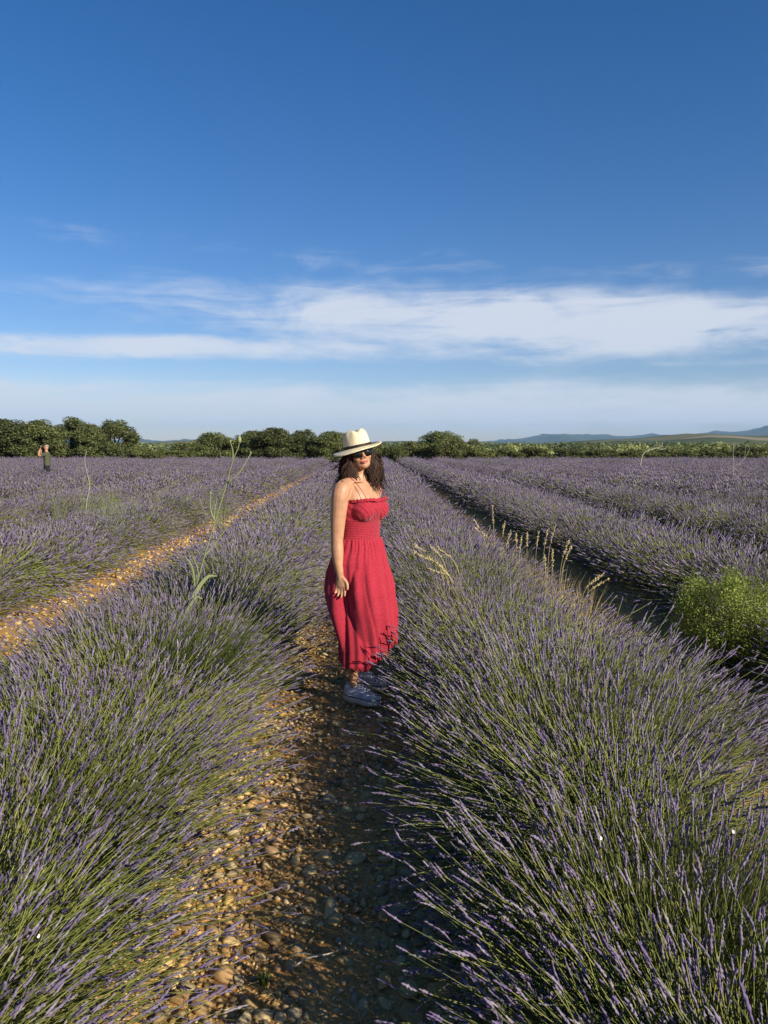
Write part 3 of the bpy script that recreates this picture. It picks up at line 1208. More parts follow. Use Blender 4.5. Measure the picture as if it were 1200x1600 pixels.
def ptube(pts, rads, n=14, S=14):
    q = smoothpath(np.column_stack([np.array(pts, float), np.array(rads, float)]), n)
    return tube1(q[:, :3], q[:, 3], S)


TOR = [(0, 0.01, 0.74, 0.12, 0.095), (0, 0.012, 0.80, 0.160, 0.118), (0, 0.016, 0.90, 0.176, 0.126), (0, 0.012, 0.99, 0.158, 0.112),
       (0, 0.004, 1.06, 0.140, 0.102), (0, 0.0, 1.11, 0.138, 0.100), (0, -0.004, 1.18, 0.145, 0.106), (0, -0.006, 1.26, 0.150, 0.108),
       (0, -0.002, 1.32, 0.148, 0.098), (0, 0.004, 1.365, 0.135, 0.080), (0, 0.01, 1.40, 0.100, 0.064), (0, 0.012, 1.425, 0.070, 0.055), (0, 0.012, 1.45, 0.052, 0.050)]
TORs = smoothpath(TOR, 40)
torso = rings(TORs, 32)
bustL = ellipsoid((0.070, -0.080, 1.232), (0.070, 0.068, 0.068))
bustR = ellipsoid((-0.070, -0.080, 1.232), (0.070, 0.068, 0.068))
neck = ptube([(0, 0.014, 1.41), (0, 0.008, 1.46), (0.0, 0.0, 1.53)], [0.054, 0.047, 0.047])
trapR = ptube([(0, 0.015, 1.43), (-0.07, 0.012, 1.402), (-0.155, 0.006, 1.372)], [0.045, 0.042, 0.050])
trapL = ptube([(0, 0.015, 1.43), (0.07, 0.016, 1.402), (0.155, 0.02, 1.372)], [0.045, 0.042, 0.050])
armR = ptube([(-0.150, 0.004, 1.375), (-0.178, 0.004, 1.345), (-0.190, 0.006, 1.27), (-0.198, 0.010, 1.17), (-0.205, 0.012, 1.05), (-0.208, 0.008, 0.99), (-0.209, 0.000, 0.92), (-0.208, -0.012, 0.845), (-0.207, -0.015, 0.80)],
             [0.050, 0.056, 0.053, 0.047, 0.0385, 0.039, 0.033, 0.0245, 0.015], 32, 16)
armL = ptube([(0.150, 0.02, 1.375), (0.175, 0.030, 1.34), (0.180, 0.06, 1.24), (0.180, 0.10, 1.06), (0.165, 0.105, 0.99), (0.13, 0.115, 0.90), (0.11, 0.11, 0.84)],
             [0.050, 0.052, 0.047, 0.038, 0.037, 0.030, 0.024], 30, 16)


def hand(wrist, fwd, flat, side):
    """palm and five fingers; fwd: direction of the fingers, flat: across the palm towards the thumb"""
    f, a = Vector(fwd).normalized() * 0.90, Vector(flat).normalized() * 0.84
    nrm = f.cross(a).normalized() * side * 0.9
    w = Vector(wrist)
    out = []
    # palm: a flattened loft
    P = []
    for t, wd, tk in ((-0.03, 0.024, 0.022), (0.02, 0.032, 0.019), (0.05, 0.039, 0.015), (0.078, 0.038, 0.013), (0.088, 0.032, 0.010)):
        c = w + f * t
        ring = [c + a * (math.cos(q) * wd) + nrm * (math.sin(q) * tk) for q in np.arange(14) * 2 * math.pi / 14]
        P.append([v[:] for v in ring])
    V = np.array(P).reshape(-1, 3)
    K, S = 5, 14
    idx = np.arange(K * S).reshape(K, S)
    F = np.stack([idx[:-1], np.roll(idx, -1, 1)[:-1], np.roll(idx, -1, 1)[1:], idx[1:]], -1).reshape(-1, 4)
    V = np.concatenate([V, [V[:S].mean(0)], [V[-S:].mean(0)]])
    F3 = [(K * S, (s + 1) % S, s) for s in range(S)] + [(K * S + 1, (K - 1) * S + s, (K - 1) * S + (s + 1) % S) for s in range(S)]
    out.append((V, F, np.array(F3)))
    for off, ln, spread, curl in ((0.030, 0.068, 0.10, 0.30), (0.010, 0.078, 0.02, 0.38), (-0.011, 0.072, -0.06, 0.48), (-0.030, 0.056, -0.15, 0.58)):
        b0 = w + f * 0.070 + a * off
        d1 = (f + a * spread).normalized()
        p1 = b0 + d1 * (ln * 0.45)
        d2 = (d1 + nrm * curl).normalized()
        p2 = p1 + d2 * (ln * 0.32)
        d3 = (d2 + nrm * curl).normalized()
        p3 = p2 + d3 * (ln * 0.28)
        out.append(ptube([b0[:], p1[:], p2[:], p3[:]], [0.0092, 0.0085, 0.0078, 0.0055], 12, 10))
    b0 = w + f * 0.022 + a * 0.024
    p1 = b0 + (f * 0.75 + a * 0.7).normalized() * 0.034
    p2 = p1 + (f * 0.95 + a * 0.28 + nrm * 0.15).normalized() * 0.028
    p3 = p2 + (f + a * 0.05 + nrm * 0.25).normalized() * 0.020
    out.append(ptube([b0[:], p1[:], p2[:], p3[:]], [0.013, 0.0105, 0.0095, 0.006], 12, 10))
    return out


handR = hand((-0.208, -0.013, 0.838), (0.02, -0.04, -1), (0.30, -1, 0.03), 1)
handL = hand((0.108, 0.112, 0.835), (-0.1, 0.0, -1), (0.25, -1, 0), -1)

FOOT_R, FOOT_L = (-0.052, -0.055), (0.20, 0.085)
legR = ptube([(-0.085, 0.012, 0.86), (-0.086, 0.0, 0.70), (-0.075, -0.012, 0.50), (-0.066, 0.0, 0.38), (-0.058, 0.012, 0.30), (FOOT_R[0], 0.012, 0.16), (FOOT_R[0], 0.0, 0.085)],
             [0.085, 0.078, 0.052, 0.050, 0.047, 0.032, 0.034], 26, 16)
legL = ptube([(0.085, 0.012, 0.86), (0.11, 0.02, 0.70), (0.145, 0.05, 0.50), (0.165, 0.085, 0.38), (0.18, 0.11, 0.30), (FOOT_L[0], 0.145, 0.16), (FOOT_L[0], 0.14, 0.085)],
             [0.085, 0.078, 0.052, 0.050, 0.047, 0.032, 0.034], 26, 16)
footR = ellipsoid((FOOT_R[0], FOOT_R[1], 0.07), (0.026, 0.085, 0.022))
footL = ellipsoid((FOOT_L[0], FOOT_L[1], 0.07), (0.026, 0.085, 0.022))

# head, in its own space: origin at the top of the neck, face towards -Y
HM = RZ @ Matrix.Translation((0, -0.012, 1.505)) @ Matrix.Rotation(R(-33), 4, 'Z') @ Matrix.Rotation(R(-12), 4, 'Y') @ Matrix.Rotation(R(-3), 4, 'X')


def HW(part):
    return xf(HM, part)


head = [
    ellipsoid((0, 0.012, 0.105), (0.075, 0.094, 0.090), 26, 16),
    ellipsoid((0, -0.028, 0.052), (0.060, 0.062, 0.074), 24, 14),
    ellipsoid((0, -0.060, 0.000), (0.026, 0.026, 0.022)),
    ellipsoid((0, -0.030, 0.010), (0.050, 0.055, 0.034)),
    ellipsoid((0.033, -0.062, 0.052), (0.024, 0.022, 0.022)),
    ellipsoid((-0.033, -0.062, 0.052), (0.024, 0.022, 0.022)),
    ellipsoid((0, -0.075, 0.098), (0.048, 0.016, 0.014)),
    ptube([(0, -0.080, 0.092), (0, -0.094, 0.070), (0, -0.105, 0.052)], [0.008, 0.009, 0.0115]),
    ellipsoid((0.011, -0.094, 0.049), (0.008, 0.009, 0.007)),
    ellipsoid((-0.011, -0.094, 0.049), (0.008, 0.009, 0.007)),
    ellipsoid((0, -0.078, 0.024), (0.024, 0.016, 0.010)),
    ellipsoid((0.076, 0.006, 0.070), (0.010, 0.020, 0.030)),
    ellipsoid((-0.076, 0.006, 0.070), (0.010, 0.020, 0.030)),
]
clavR = ptube([(-0.018, -0.052, 1.402), (-0.07, -0.050, 1.408), (-0.135, -0.022, 1.404)], [0.007, 0.006, 0.008])
clavL = ptube([(0.018, -0.052, 1.402), (0.07, -0.050, 1.408), (0.135, -0.010, 1.404)], [0.007, 0.006, 0.008])
parts = [BW(p) for p in (clavR, clavL, torso, bustL, bustR, neck, trapR, trapL, armR, armL, legR, legL, footR, footL)]
parts += [BW(p) for p in handR] + [BW(p) for p in handL] + [HW(p) for p in head]
body_me = remesh(parts, 0.0042, 4)
body_me.materials.clear()
body_me.materials.append(M_SKIN)
body_me.polygons.foreach_set('use_smooth', np.ones(len(body_me.polygons), bool))
obj('body', body_me, woman)


def band(pts, r0, r1, ang0=0):
    pass


# mouth: upper and lower lip, a smile with white teeth between
g = Geo()
sm = [(-0.026, -0.080, 0.029), (-0.013, -0.0925, 0.0255), (0, -0.0955, 0.0262), (0.013, -0.0925, 0.0255), (0.026, -0.080, 0.029)]
q = smoothpath(sm, 11)
g.add(*HW(tube1(q, 0.0042 * np.sin(np.linspace(0.25, np.pi - 0.25, 11)), 8)))
q2 = smoothpath([(a * 0.92, b + 0.001, c - 0.0085 + 0.14 * abs(a)) for a, b, c in sm], 11)
g.add(*HW(tube1(q2, 0.0050 * np.sin(np.linspace(0.2, np.pi - 0.2, 11)), 8)))
obj('lips', g.mesh('lips', [M_LIP]), woman)

# sunglasses
gl = Geo()
for sx in (-1, 1):
    a = np.arange(24) * 2 * np.pi / 24
    ca, sa = np.cos(a), np.sin(a)
    lx = np.sign(ca) * np.abs(ca) ** 0.75 * 0.031
    lz = np.sign(sa) * np.abs(sa) ** 0.75 * 0.027
    pts = []
    for (sc_, dy) in ((0.0, -0.0075), (0.6, -0.006), (1.0, 0.0), (1.0, 0.004)):
        pts.append(np.stack([sx * 0.0345 + lx * sc_, -0.094 + dy + 0.012 * np.abs((lx * sc_ + 0.0345) / 0.066) ** 2, 0.079 + lz * sc_], -1))
    if sx < 0:
        for p_ in pts:
            p_[:, 1] = -0.094 + 0
        pts = []
        for (sc_, dy) in ((0.0, -0.0075), (0.6, -0.006), (1.0, 0.0), (1.0, 0.004)):
            pts.append(np.stack([-0.0345 - lx * sc_, -0.094 + dy + 0.012 * np.abs((lx * sc_ + 0.0345) / 0.066) ** 2, 0.079 + lz * sc_], -1))
    V = np.concatenate(pts)
    idx = np.arange(96).reshape(4, 24)
    F = np.stack([idx[:-1], np.roll(idx, -1, 1)[:-1], np.roll(idx, -1, 1)[1:], idx[1:]], -1).reshape(-1, 4)
    gl.add(*HW((V, F)))
lens_me = gl.mesh('lens', [M_LENS])
gf = Geo()
gf.add(*HW(tube1(smoothpath([(-0.012, -0.094, 0.086), (0, -0.1, 0.089), (0.012, -0.094, 0.086)], 6), np.full(6, 0.0028), 6)))
for sx in (-1, 1):
    gf.add(*HW(tube1(smoothpath([(sx * 0.064, -0.084, 0.088), (sx * 0.079, -0.03, 0.088), (sx * 0.081, 0.02, 0.084)], 8), np.full(8, 0.0030), 6)))
sg = obj('sunglasses', gf.mesh('sunglasses', [M_BLACK]), woman)
obj('lens', lens_me, sg)

# straw hat: crown with a dented top and a waved brim
S = 56
a = np.arange(S) * 2 * np.pi / S
rows_ = []
HZ = 0.116
for z, rx, ry in ((0.0, 0.0845, 0.100), (0.022, 0.0835, 0.099), (0.05, 0.081, 0.096), (0.075, 0.077, 0.091), (0.092, 0.071, 0.085), (0.104, 0.060, 0.074), (0.110, 0.044, 0.058), (0.108, 0.024, 0.034), (0.105, 0.004, 0.006)):
    x = rx * np.cos(a)
    y = ry * np.sin(a) + 0.008
    zz = np.full(S, z)
    hgt = np.clip(z / 0.104, 0, 1)
    # pinches at the front sides and a lengthwise dent on top
    front = np.clip(-np.sin(a), 0, 1)
    pinch = np.exp(-((np.abs(a - 1.5 * np.pi) - 0.75) / 0.30) ** 2) * hgt ** 2
    x = x * (1 - 0.20 * pinch)
    y = y * (1 - 0.08 * pinch)
    zz = zz - 0.022 * hgt ** 3 * np.exp(-(x / 0.022) ** 2) * (z > 0.09) + 0.010 * hgt ** 2 * front
    rows_.append(np.stack([x, y, zz + HZ], -1))
crown = np.concatenate(rows_)
idx = np.arange(len(rows_) * S).reshape(len(rows_), S)
Fc = np.stack([idx[:-1], np.roll(idx, -1, 1)[:-1], np.roll(idx, -1, 1)[1:], idx[1:]], -1).reshape(-1, 4)
g = Geo()
g.add(*HW((crown, Fc)))
br_rows = []
for t in (0.0, 0.3, 0.6, 0.85, 1.0, 1.0, 0.6, 0.0):
    k = len(br_rows)
    under = k >= 5
    rx = 0.0845 + 0.073 * t
    ry = 0.100 + 0.056 * t
    x = rx * np.cos(a)
    y = ry * np.sin(a) + 0.008
    zz = HZ - 0.006 * t + 0.010 * t ** 2 * np.cos(2 * a + 0.3) - 0.022 * t ** 2 * np.clip(-np.cos(a - 0.35), 0, 1) ** 2 + 0.004 * t * np.sin(3 * a + 1) - (0.0035 if under else 0)
    br_rows.append(np.stack([x, y, zz], -1))
brim = np.concatenate(br_rows)
idx = np.arange(len(br_rows) * S).reshape(len(br_rows), S)
Fb = np.stack([idx[1:], np.roll(idx, -1, 1)[1:], np.roll(idx, -1, 1)[:-1], idx[:-1]], -1).reshape(-1, 4)
g.add(*HW((brim, Fb)))
hat = obj('sun_hat', g.mesh('sun_hat', [M_STRAW]), woman)
bd = []
for z, k in ((0.001, 1.015), (0.002, 1.03), (0.017, 1.025), (0.018, 1.005)):
    bd.append(np.stack([0.0843 * k * np.cos(a), 0.0995 * k * np.sin(a) + 0.008, np.full(S, HZ + z)], -1))
idx = np.arange(4 * S).reshape(4, S)
Fd = np.stack([idx[:-1], np.roll(idx, -1, 1)[:-1], np.roll(idx, -1, 1)[1:], idx[1:]], -1).reshape(-1, 4)
g = Geo()
g.add(*HW((np.concatenate(bd), Fd)))
obj('hat_band', g.mesh('hat_band', [M_BLACK]), hat)

# hair: wavy locks from under the hat to the shoulders, some blown sideways by the wind
hr = np.random.default_rng(404)
g = Geo()
HMn = np.array(HM)
for i in range(330):
    sidea = hr.uniform(R(28), R(332))              # 0 = towards the face
    ax = math.sin(sidea)
    ay = -math.cos(sidea)
    if abs(ax) < 0.45 and ay < 0:
        continue
    root = np.array([ax * 0.074, ay * 0.088 + 0.012, hr.uniform(0.085, 0.125)])
    out_ = np.array([ax, ay * 0.8, 0])
    ln = hr.uniform(0.16, 0.30)
    flare = hr.uniform(0.014, 0.058)
    ph = hr.uniform(0, 6.28)
    n = 14
    t = np.linspace(0, 1, n)
    p = root[None] + out_[None] * (flare * np.sin(np.clip(t * 1.4, 0, 1) * np.pi / 2))[:, None]
    p[:, 2] -= ln * t
    amp = 0.027 * t
    p[:, 0] += amp * np.sin(t * 10 + ph) * abs(ay) + amp * np.sin(t * 9 + ph) * 0.6
    p[:, 1] += amp * np.cos(t * 10 + ph) * abs(ax)
    p[:, 1] = np.where(p[:, 1] < -0.045, -0.045, p[:, 1])
    pw = np.concatenate([p, np.ones((n, 1))], 1) @ HMn.T
    pw = pw[:, :3]
    # breeze towards the picture's left (world -x), stronger for a few locks
    wind = hr.uniform(0.0, 0.03) + (hr.uniform(0.04, 0.10) if hr.random() < 0.10 and pw[0, 0] < 0 else 0)
    pw[:, 0] -= wind * t ** 1.7
    pw[:, 2] += wind * 0.35 * t ** 2
    # keep locks outside the shoulders
    rad = hr.uniform(0.0035, 0.0075) * (1 - t ** 3 * 0.85)
    V, F, F3 = tube1(pw, rad, 6)
    g.add(V, F, F3, r=np.clip(np.repeat(hr.random(), len(V)) + 0.0, 0, 1))
for i in range(26):
    root = np.array([-0.078, 0.02 + hr.normal() * 0.02, 0.06 + hr.normal() * 0.02])
    w0 = (HMn @ np.append(root, 1))[:3]
    t = np.linspace(0, 1, 10)
    ln = hr.uniform(0.06, 0.15)
    dz = hr.uniform(-0.11, 0.0)
    p = w0[None] + np.stack([-ln * t, 0.04 * hr.normal() * t, dz * t + 0.012 * np.sin(t * 7 + hr.uniform(0, 6))], -1)
    V, F, F3 = tube1(p, hr.uniform(0.0012, 0.003) * (1 - t * 0.8), 5)
    g.add(V, F, F3, r=hr.random())
# cap of hair on the skull
V, F, F3 = HW(ellipsoid((0, 0.024, 0.100), (0.080, 0.094, 0.088), 24, 14))
g.add(V, F, F3, r=0.2)
obj('hair', g.mesh('hair', [M_HAIR]), woman)

# dress -----------------------------------------------------------
dress = obj('dress', None, woman)
tor_b = [(c[0], c[1], c[2], c[3] + 0.008, c[4] + 0.008) for c in TORs if 1.02 < c[2] < 1.36]
bod_me = remesh([BW(rings(tor_b, 32)), BW(ellipsoid((0.070, -0.082, 1.232), (0.077, 0.076, 0.076))), BW(ellipsoid((-0.070, -0.082, 1.232), (0.077, 0.076, 0.076))), BW(ellipsoid((0, -0.088, 1.240), (0.075, 0.066, 0.066))), BW(ellipsoid((0, -0.060, 1.205), (0.135, 0.072, 0.070)))], 0.005, 18)
nv, nf = len(bod_me.vertices), len(bod_me.polygons)
co = np.zeros(nv * 3, np.float32)
bod_me.vertices.foreach_get('co', co)
co = co.reshape(-1, 3)
fi = np.zeros(nf * 4, np.int32)
bod_me.loops.foreach_get('vertex_index', fi)
fi = fi.reshape(-1, 4)
loc = co @ np.array(RZ.to_3x3())            # back into body space
cen = loc[fi].mean(1)


def neckline(x, y):
    fr = np.where(y < 0, 1.0, 0.0)
    cup = 1.292 + 0.012 * np.cos(np.abs(np.abs(x) - 0.075) / 0.075 * np.pi / 2)
    return np.where(y < -0.02, cup, 1.275)


def sub_mesh(name, keep, m, extra=0.0):
    f = fi[keep]
    u, inv = np.unique(f, return_inverse=True)
    v = co[u].copy()
    if extra:
        l = loc[u]
        n = np.stack([l[:, 0], l[:, 1], 0 * l[:, 0]], -1)
        n /= np.linalg.norm(n, axis=1, keepdims=True) + 1e-9
        v += (n @ np.array(RZ.to_3x3()).T) * extra
    me = mk(name, v, inv.reshape(-1, 4), mats=[m])
    return me


top_z = neckline(cen[:, 0], cen[:, 1])
obj('bodice', sub_mesh('bodice', (cen[:, 2] < top_z) & (cen[:, 2] > 1.165), M_GATHER), dress)
obj('waistband', sub_mesh('waistband', (cen[:, 2] <= 1.170) & (cen[:, 2] > 1.035), M_SHIRR, 0.003), dress)
bpy.data.meshes.remove(bod_me)
# gathered frill along the neckline
g = Geo()
na_ = 150
aa_ = np.linspace(0, 2 * np.pi, na_, endpoint=False)
for lo, hi, k in ((1.2, 1.31, 1),):
    pts = []
    for an in aa_:
        dxy = np.array([math.cos(an), math.sin(an)])
        sel = (np.abs(loc[:, 2] - (1.286 if math.sin(an) < 0 else 1.268)) < 0.012)
        pr = loc[sel][:, :2] @ dxy
        pts.append(np.append(dxy * pr.max(), (float(neckline(dxy[0] * pr.max(), dxy[1] * pr.max())))))
    pts = np.array(pts)
    ruf = 0.004 * np.sin(np.arange(na_) * 2.1) + 0.003 * np.sin(np.arange(na_) * 0.9 + 1)
    nrm2 = np.stack([np.cos(aa_), np.sin(aa_), 0 * aa_], -1)
    r0 = pts + nrm2 * (0.001 + 0.3 * ruf[:, None]) - (0, 0, 0.012)
    r1 = pts + nrm2 * (0.003 + ruf[:, None])
    r2 = pts + nrm2 * (0.002 + 0.8 * ruf[:, None]) + np.stack([0 * aa_, 0 * aa_, 0.006 + 0.003 * np.sin(np.arange(na_) * 1.7)], -1)
    VV = np.concatenate([r0, r1, r2])
    idx = np.arange(3 * na_).reshape(3, na_)
    FF = np.stack([idx[:-1], np.roll(idx, -1, 1)[:-1], np.roll(idx, -1, 1)[1:], idx[1:]], -1).reshape(-1, 4)
    g.add(*BW((VV, FF)))
obj('frill', g.mesh('frill', [M_RED]), dress)
# straps
for sx in (-1, 1):
    q = smoothpath([(sx * 0.088, -0.142, 1.285), (sx * 0.096, -0.105, 1.345), (sx * 0.102, -0.050, 1.405), (sx * 0.103, 0.010, 1.440), (sx * 0.098, 0.065, 1.400), (sx * 0.088, 0.095, 1.30), (sx * 0.085, 0.105, 1.26)], 22)
    g = Geo()
    g.add(*BW(tube1(q, np.full(22, 0.0021), 6)))
    obj('strap', g.mesh('strap', [M_RED]), dress)
# skirt: gathered at the waist, blown a little, hem rising towards her front
tab = np.array([  # z, left, right (picture-plane half profile from the body axis), depth half
    (1.050, -0.122, 0.132, 0.122), (1.00, -0.140, 0.146, 0.135), (0.95, -0.170, 0.160, 0.150), (0.83, -0.205, 0.186, 0.185), (0.713, -0.215, 0.208, 0.200),
    (0.594, -0.200, 0.220, 0.200), (0.515, -0.176, 0.226, 0.190), (0.436, -0.152, 0.226, 0.178), (0.357, -0.128, 0.216, 0.168), (0.24, -0.108, 0.19, 0.15)])
SA, SZ = 220, 70
an = np.linspace(0, 2 * np.pi, SA, endpoint=False)
hem = 0.262 + 0.12 * np.clip(np.cos(an - 0.15), 0, 1) ** 1.1 - 0.03 * np.exp(-((an - 4.3) / 0.6) ** 2) + 0.05 * np.clip(np.sin(an), 0, 1) + 0.02 * np.clip(-np.cos(an), 0, 1) + 0.008 * np.sin(an * 9 + 1) + 0.006 * np.sin(an * 17)
ph1 = 0.5 * np.sin(an * 3 + 0.7) + 0.3 * np.sin(an * 5 + 2)
out_ = []
for j in range(SZ):
    t = j / (SZ - 1)
    z = 1.052 + (hem - 1.052) * t
    lft = np.interp(-z, -tab[:, 0], tab[:, 1])
    rgt = np.interp(-z, -tab[:, 0], tab[:, 2])
    dep = np.interp(-z, -tab[:, 0], tab[:, 3])
    cx = (lft + rgt) / 2
    rx = (rgt - lft) / 2
    sm_ = np.clip((1.052 - z) / 0.30, 0, 1)
    gather = 0.006 * np.sin(an * 38 + 2.5 * np.sin(an * 4)) * np.exp(-((1.052 - z) / 0.11) ** 2) * (0.3 + 0.7 * np.clip((1.05 - z) / 0.02, 0, 1))
    fold = (0.012 * np.sin(an * 11 + ph1 * 5 + 1.2 * t) + 0.016 * np.sin(an * 5 + 1.0 + 0.9 * t + 2 * ph1) + 0.006 * np.sin(an * 19 + 2 * ph1)) * sm_
    fold = fold + 0.022 * sm_ * (np.abs(np.sin(an * 4.5 + 0.5 * np.sin(an * 2 + 1) + 0.35 * np.sin(t * 5))) ** 0.55 - 0.75)
    fold = fold + 0.006 * sm_ * np.sin(an * 7 - t * 6 + 2 * np.sin(an * 3)) + 0.004 * np.sin(t * 21 + an * 4) * sm_ * np.clip(np.sin(an * 3 + 1), 0, 1)
    # one deep fold down the side turned to the camera
    fold = fold - 0.050 * sm_ * np.exp(-((an - (4.18 - 0.10 * t)) / 0.13) ** 2) + 0.028 * sm_ * np.exp(-((an - (3.92 - 0.08 * t)) / 0.14) ** 2)
    # never inside the body: hips and waist as an ellipse turned with her
    la, lb = np.cos(an - YAW), np.sin(an - YAW)
    hz_ = np.interp(-z, [-1.06, -0.99, -0.90, -0.78, -0.6], [0.0, 0.019, 0.037, 0.02, 0.0])
    rb = 1 / np.sqrt((la / (0.150 + hz_)) ** 2 + (lb / (0.114 + hz_ * 0.7)) ** 2)
    rt = 1 / np.sqrt((np.cos(an) / rx) ** 2 + (np.sin(an) / dep) ** 2)
    wgt = np.clip((1.052 - z) / 0.12, 0, 1)
    rr0 = np.where(wgt < 1, rb * (1 - wgt) + np.maximum(rb, rt) * wgt, np.maximum(rb, rt))
    rad_ = np.maximum(rr0 + gather + fold, rb - 0.004 + (0.014 + np.abs(cx)) * wgt + 0.6 * np.maximum(gather, 0) + 0.004 * np.sin(an * 23))
    x = cx * wgt + rad_ * np.cos(an)
    y = rad_ * np.sin(an)
    out_.append(np.stack([x, y, z], -1))
Vk = np.concatenate(out_)
idx = np.arange(SZ * SA).reshape(SZ, SA)
Fk = np.stack([idx[1:], np.roll(idx, -1, 1)[1:], np.roll(idx, -1, 1)[:-1], idx[:-1]], -1).reshape(-1, 4)
obj('skirt', mk('skirt', Vk, Fk, mats=[M_RED]), dress)

# platform sneakers


def sneaker(cx, cy, turn, lab):
    Mx = RZ @ Matrix.Translation((cx, cy, 0)) @ Matrix.Rotation(turn, 4, 'Z')
    S_ = 40
    q = np.arange(S_) * 2 * np.pi / S_
    def outline(k):
        ys = 0.142 * k * np.sin(q)
        tt_ = ys / 0.142
        wid = 0.046 + 0.006 * np.clip(-tt_, 0, 1) - 0.010 * np.clip(1 - np.abs(tt_ - 0.1) * 2.2, 0, 1) * 0.6
        xs = wid * k * np.sign(np.cos(q)) * np.abs(np.cos(q)) ** 0.7
        return xs, ys
    def stack(levels):
        rws = []
        for z, k in levels:
            xs, ys = outline(k)
            toe = 0.010 * np.clip(-ys / 0.142 - 0.6, 0, 1) * 2.0 * (1 if z < 0.02 else 0.6)
            rws.append(np.stack([xs, ys, z + toe], -1))
        VV = np.concatenate(rws)
        n = len(levels)
        ii = np.arange(n * S_).reshape(n, S_)
        FF = np.stack([ii[:-1], np.roll(ii, -1, 1)[:-1], np.roll(ii, -1, 1)[1:], ii[1:]], -1).reshape(-1, 4)
        return VV, FF
    gs_ = Geo()
    gs_.add(*xf(Mx, stack([(0.0, 0.02), (0.0, 0.9), (0.004, 0.97), (0.022, 1.0), (0.046, 0.985), (0.048, 0.93)])))
    sh = obj('sneaker', gs_.mesh('sneaker', [M_RUBBER]), woman, label=lab)
    gl_ = Geo()
    gl_.add(*xf(Mx, stack([(0.037, 0.99), (0.038, 1.006), (0.043, 1.006), (0.044, 0.985)])))
    obj('sole_line', gl_.mesh('sole_line', [M_LINE]), sh)
    # upper: instep rising to the ankle
    rws = []
    for t_ in np.linspace(0, 1, 16):
        y_ = -0.132 + 0.264 * t_
        hgt = np.interp(t_, [0, 0.08, 0.25, 0.42, 0.58, 0.8, 0.93, 1.0], [0.012, 0.034, 0.042, 0.062, 0.078, 0.070, 0.072, 0.060])
        wd = np.interp(t_, [0, 0.08, 0.3, 0.55, 0.8, 0.95, 1.0], [0.018, 0.036, 0.046, 0.037, 0.036, 0.029, 0.012])
        w_ = np.linspace(0, np.pi, 13)
        rws.append(np.stack([wd * np.sign(np.cos(w_)) * np.abs(np.cos(w_)) ** 0.7, np.full(13, y_), 0.036 + hgt * np.sin(w_) ** 0.75], -1))
    VV = np.concatenate(rws)
    ii = np.arange(16 * 13).reshape(16, 13)
    FF = np.stack([ii[:-1, :-1], ii[:-1, 1:], ii[1:, 1:], ii[1:, :-1]], -1).reshape(-1, 4)
    gu = Geo()
    gu.add(*xf(Mx, (VV, FF)))
    obj('upper', gu.mesh('upper', [M_CANVAS]), sh)
    tc_ = ellipsoid((0, -0.103, 0.046), (0.040, 0.040, 0.030))
    gt = Geo()
    gt.add(*xf(Mx, tc_))
    obj('toe_cap', gt.mesh('toe_cap', [M_RUBBER]), sh)
    for k in range(5):
        y_ = -0.055 + 0.022 * k
        hz_ = 0.090 + 0.0075 * k
        gg = Geo()
        gg.add(*xf(Mx, tube1(smoothpath([(-0.024, y_, hz_ - 0.006), (0, y_ + 0.004, hz_ + 0.007), (0.024, y_ + 0.01, hz_ - 0.004)], 7), np.full(7, 0.0034), 6)))
        obj('lace', gg.mesh('lace', [M_LACE]), sh)


sneaker(FOOT_R[0], FOOT_R[1], R(4), 'near platform sneaker with white sole')
sneaker(FOOT_L[0], FOOT_L[1], R(12), 'rear platform sneaker half hidden by stems')

# ------------------------------------------------------------------ the photographer in the field
M_KHAKI = plain('khaki cotton', (0.075, 0.08, 0.048), 0.9, 0.1, 30, 0.15)
M_SHORT = plain('dark trousers', (0.018, 0.018, 0.024), 0.9, 0.1)
M_CAP = plain('light cap', (0.30, 0.22, 0.17), 0.8, 0.2)
MX, MY = -13.62, 33.0
man = obj('person', None, None, (MX, MY, -0.01), (0, 0, R(-82)), (0.97, 0.97, 0.97), label='man in khaki shirt photographing from the middle of the lavender field', cat='person')
mt = smoothpath([(0, 0.0, 0.84, 0.165, 0.115), (0, 0, 0.95, 0.168, 0.118), (0, 0, 1.10, 0.165, 0.115), (0, 0, 1.30, 0.190, 0.120), (0, 0, 1.42, 0.185, 0.100), (0, 0, 1.47, 0.10, 0.07), (0, 0, 1.50, 0.06, 0.06)], 24)
mparts = [rings(mt, 24), ptube([(0, 0, 1.46), (0, -0.02, 1.56)], [0.058, 0.055], 6),
          ellipsoid((0, -0.015, 1.655), (0.076, 0.096, 0.115)), ellipsoid((0, -0.10, 1.645), (0.014, 0.020, 0.018))]
for sx in (-1, 1):
    mparts.append(ptube([(sx * 0.15, 0, 1.42), (sx * 0.20, -0.02, 1.36), (sx * 0.22, -0.20, 1.30), (sx * 0.20, -0.28, 1.33), (sx * 0.13, -0.27, 1.46), (sx * 0.075, -0.235, 1.60)],
                        [0.055, 0.060, 0.046, 0.042, 0.036, 0.026], 22))
    mparts.append(ptube([(sx * 0.09, 0, 0.88), (sx * 0.10, -0.01, 0.50), (sx * 0.10, 0.01, 0.30), (sx * 0.10, 0.02, 0.08)], [0.095, 0.060, 0.055, 0.040], 16))
    mparts.append(ellipsoid((sx * 0.10, -0.05, 0.05), (0.048, 0.14, 0.045)))
    mparts += hand((sx * 0.075, -0.232, 1.60), (0, 0.1, 1), (-sx, -0.3, 0), sx)
mb = remesh(mparts, 0.008, 3)
mb.materials.clear()
mb.materials.append(M_SKIN)
mb.polygons.foreach_set('use_smooth', np.ones(len(mb.polygons), bool))
obj('body', mb, man)
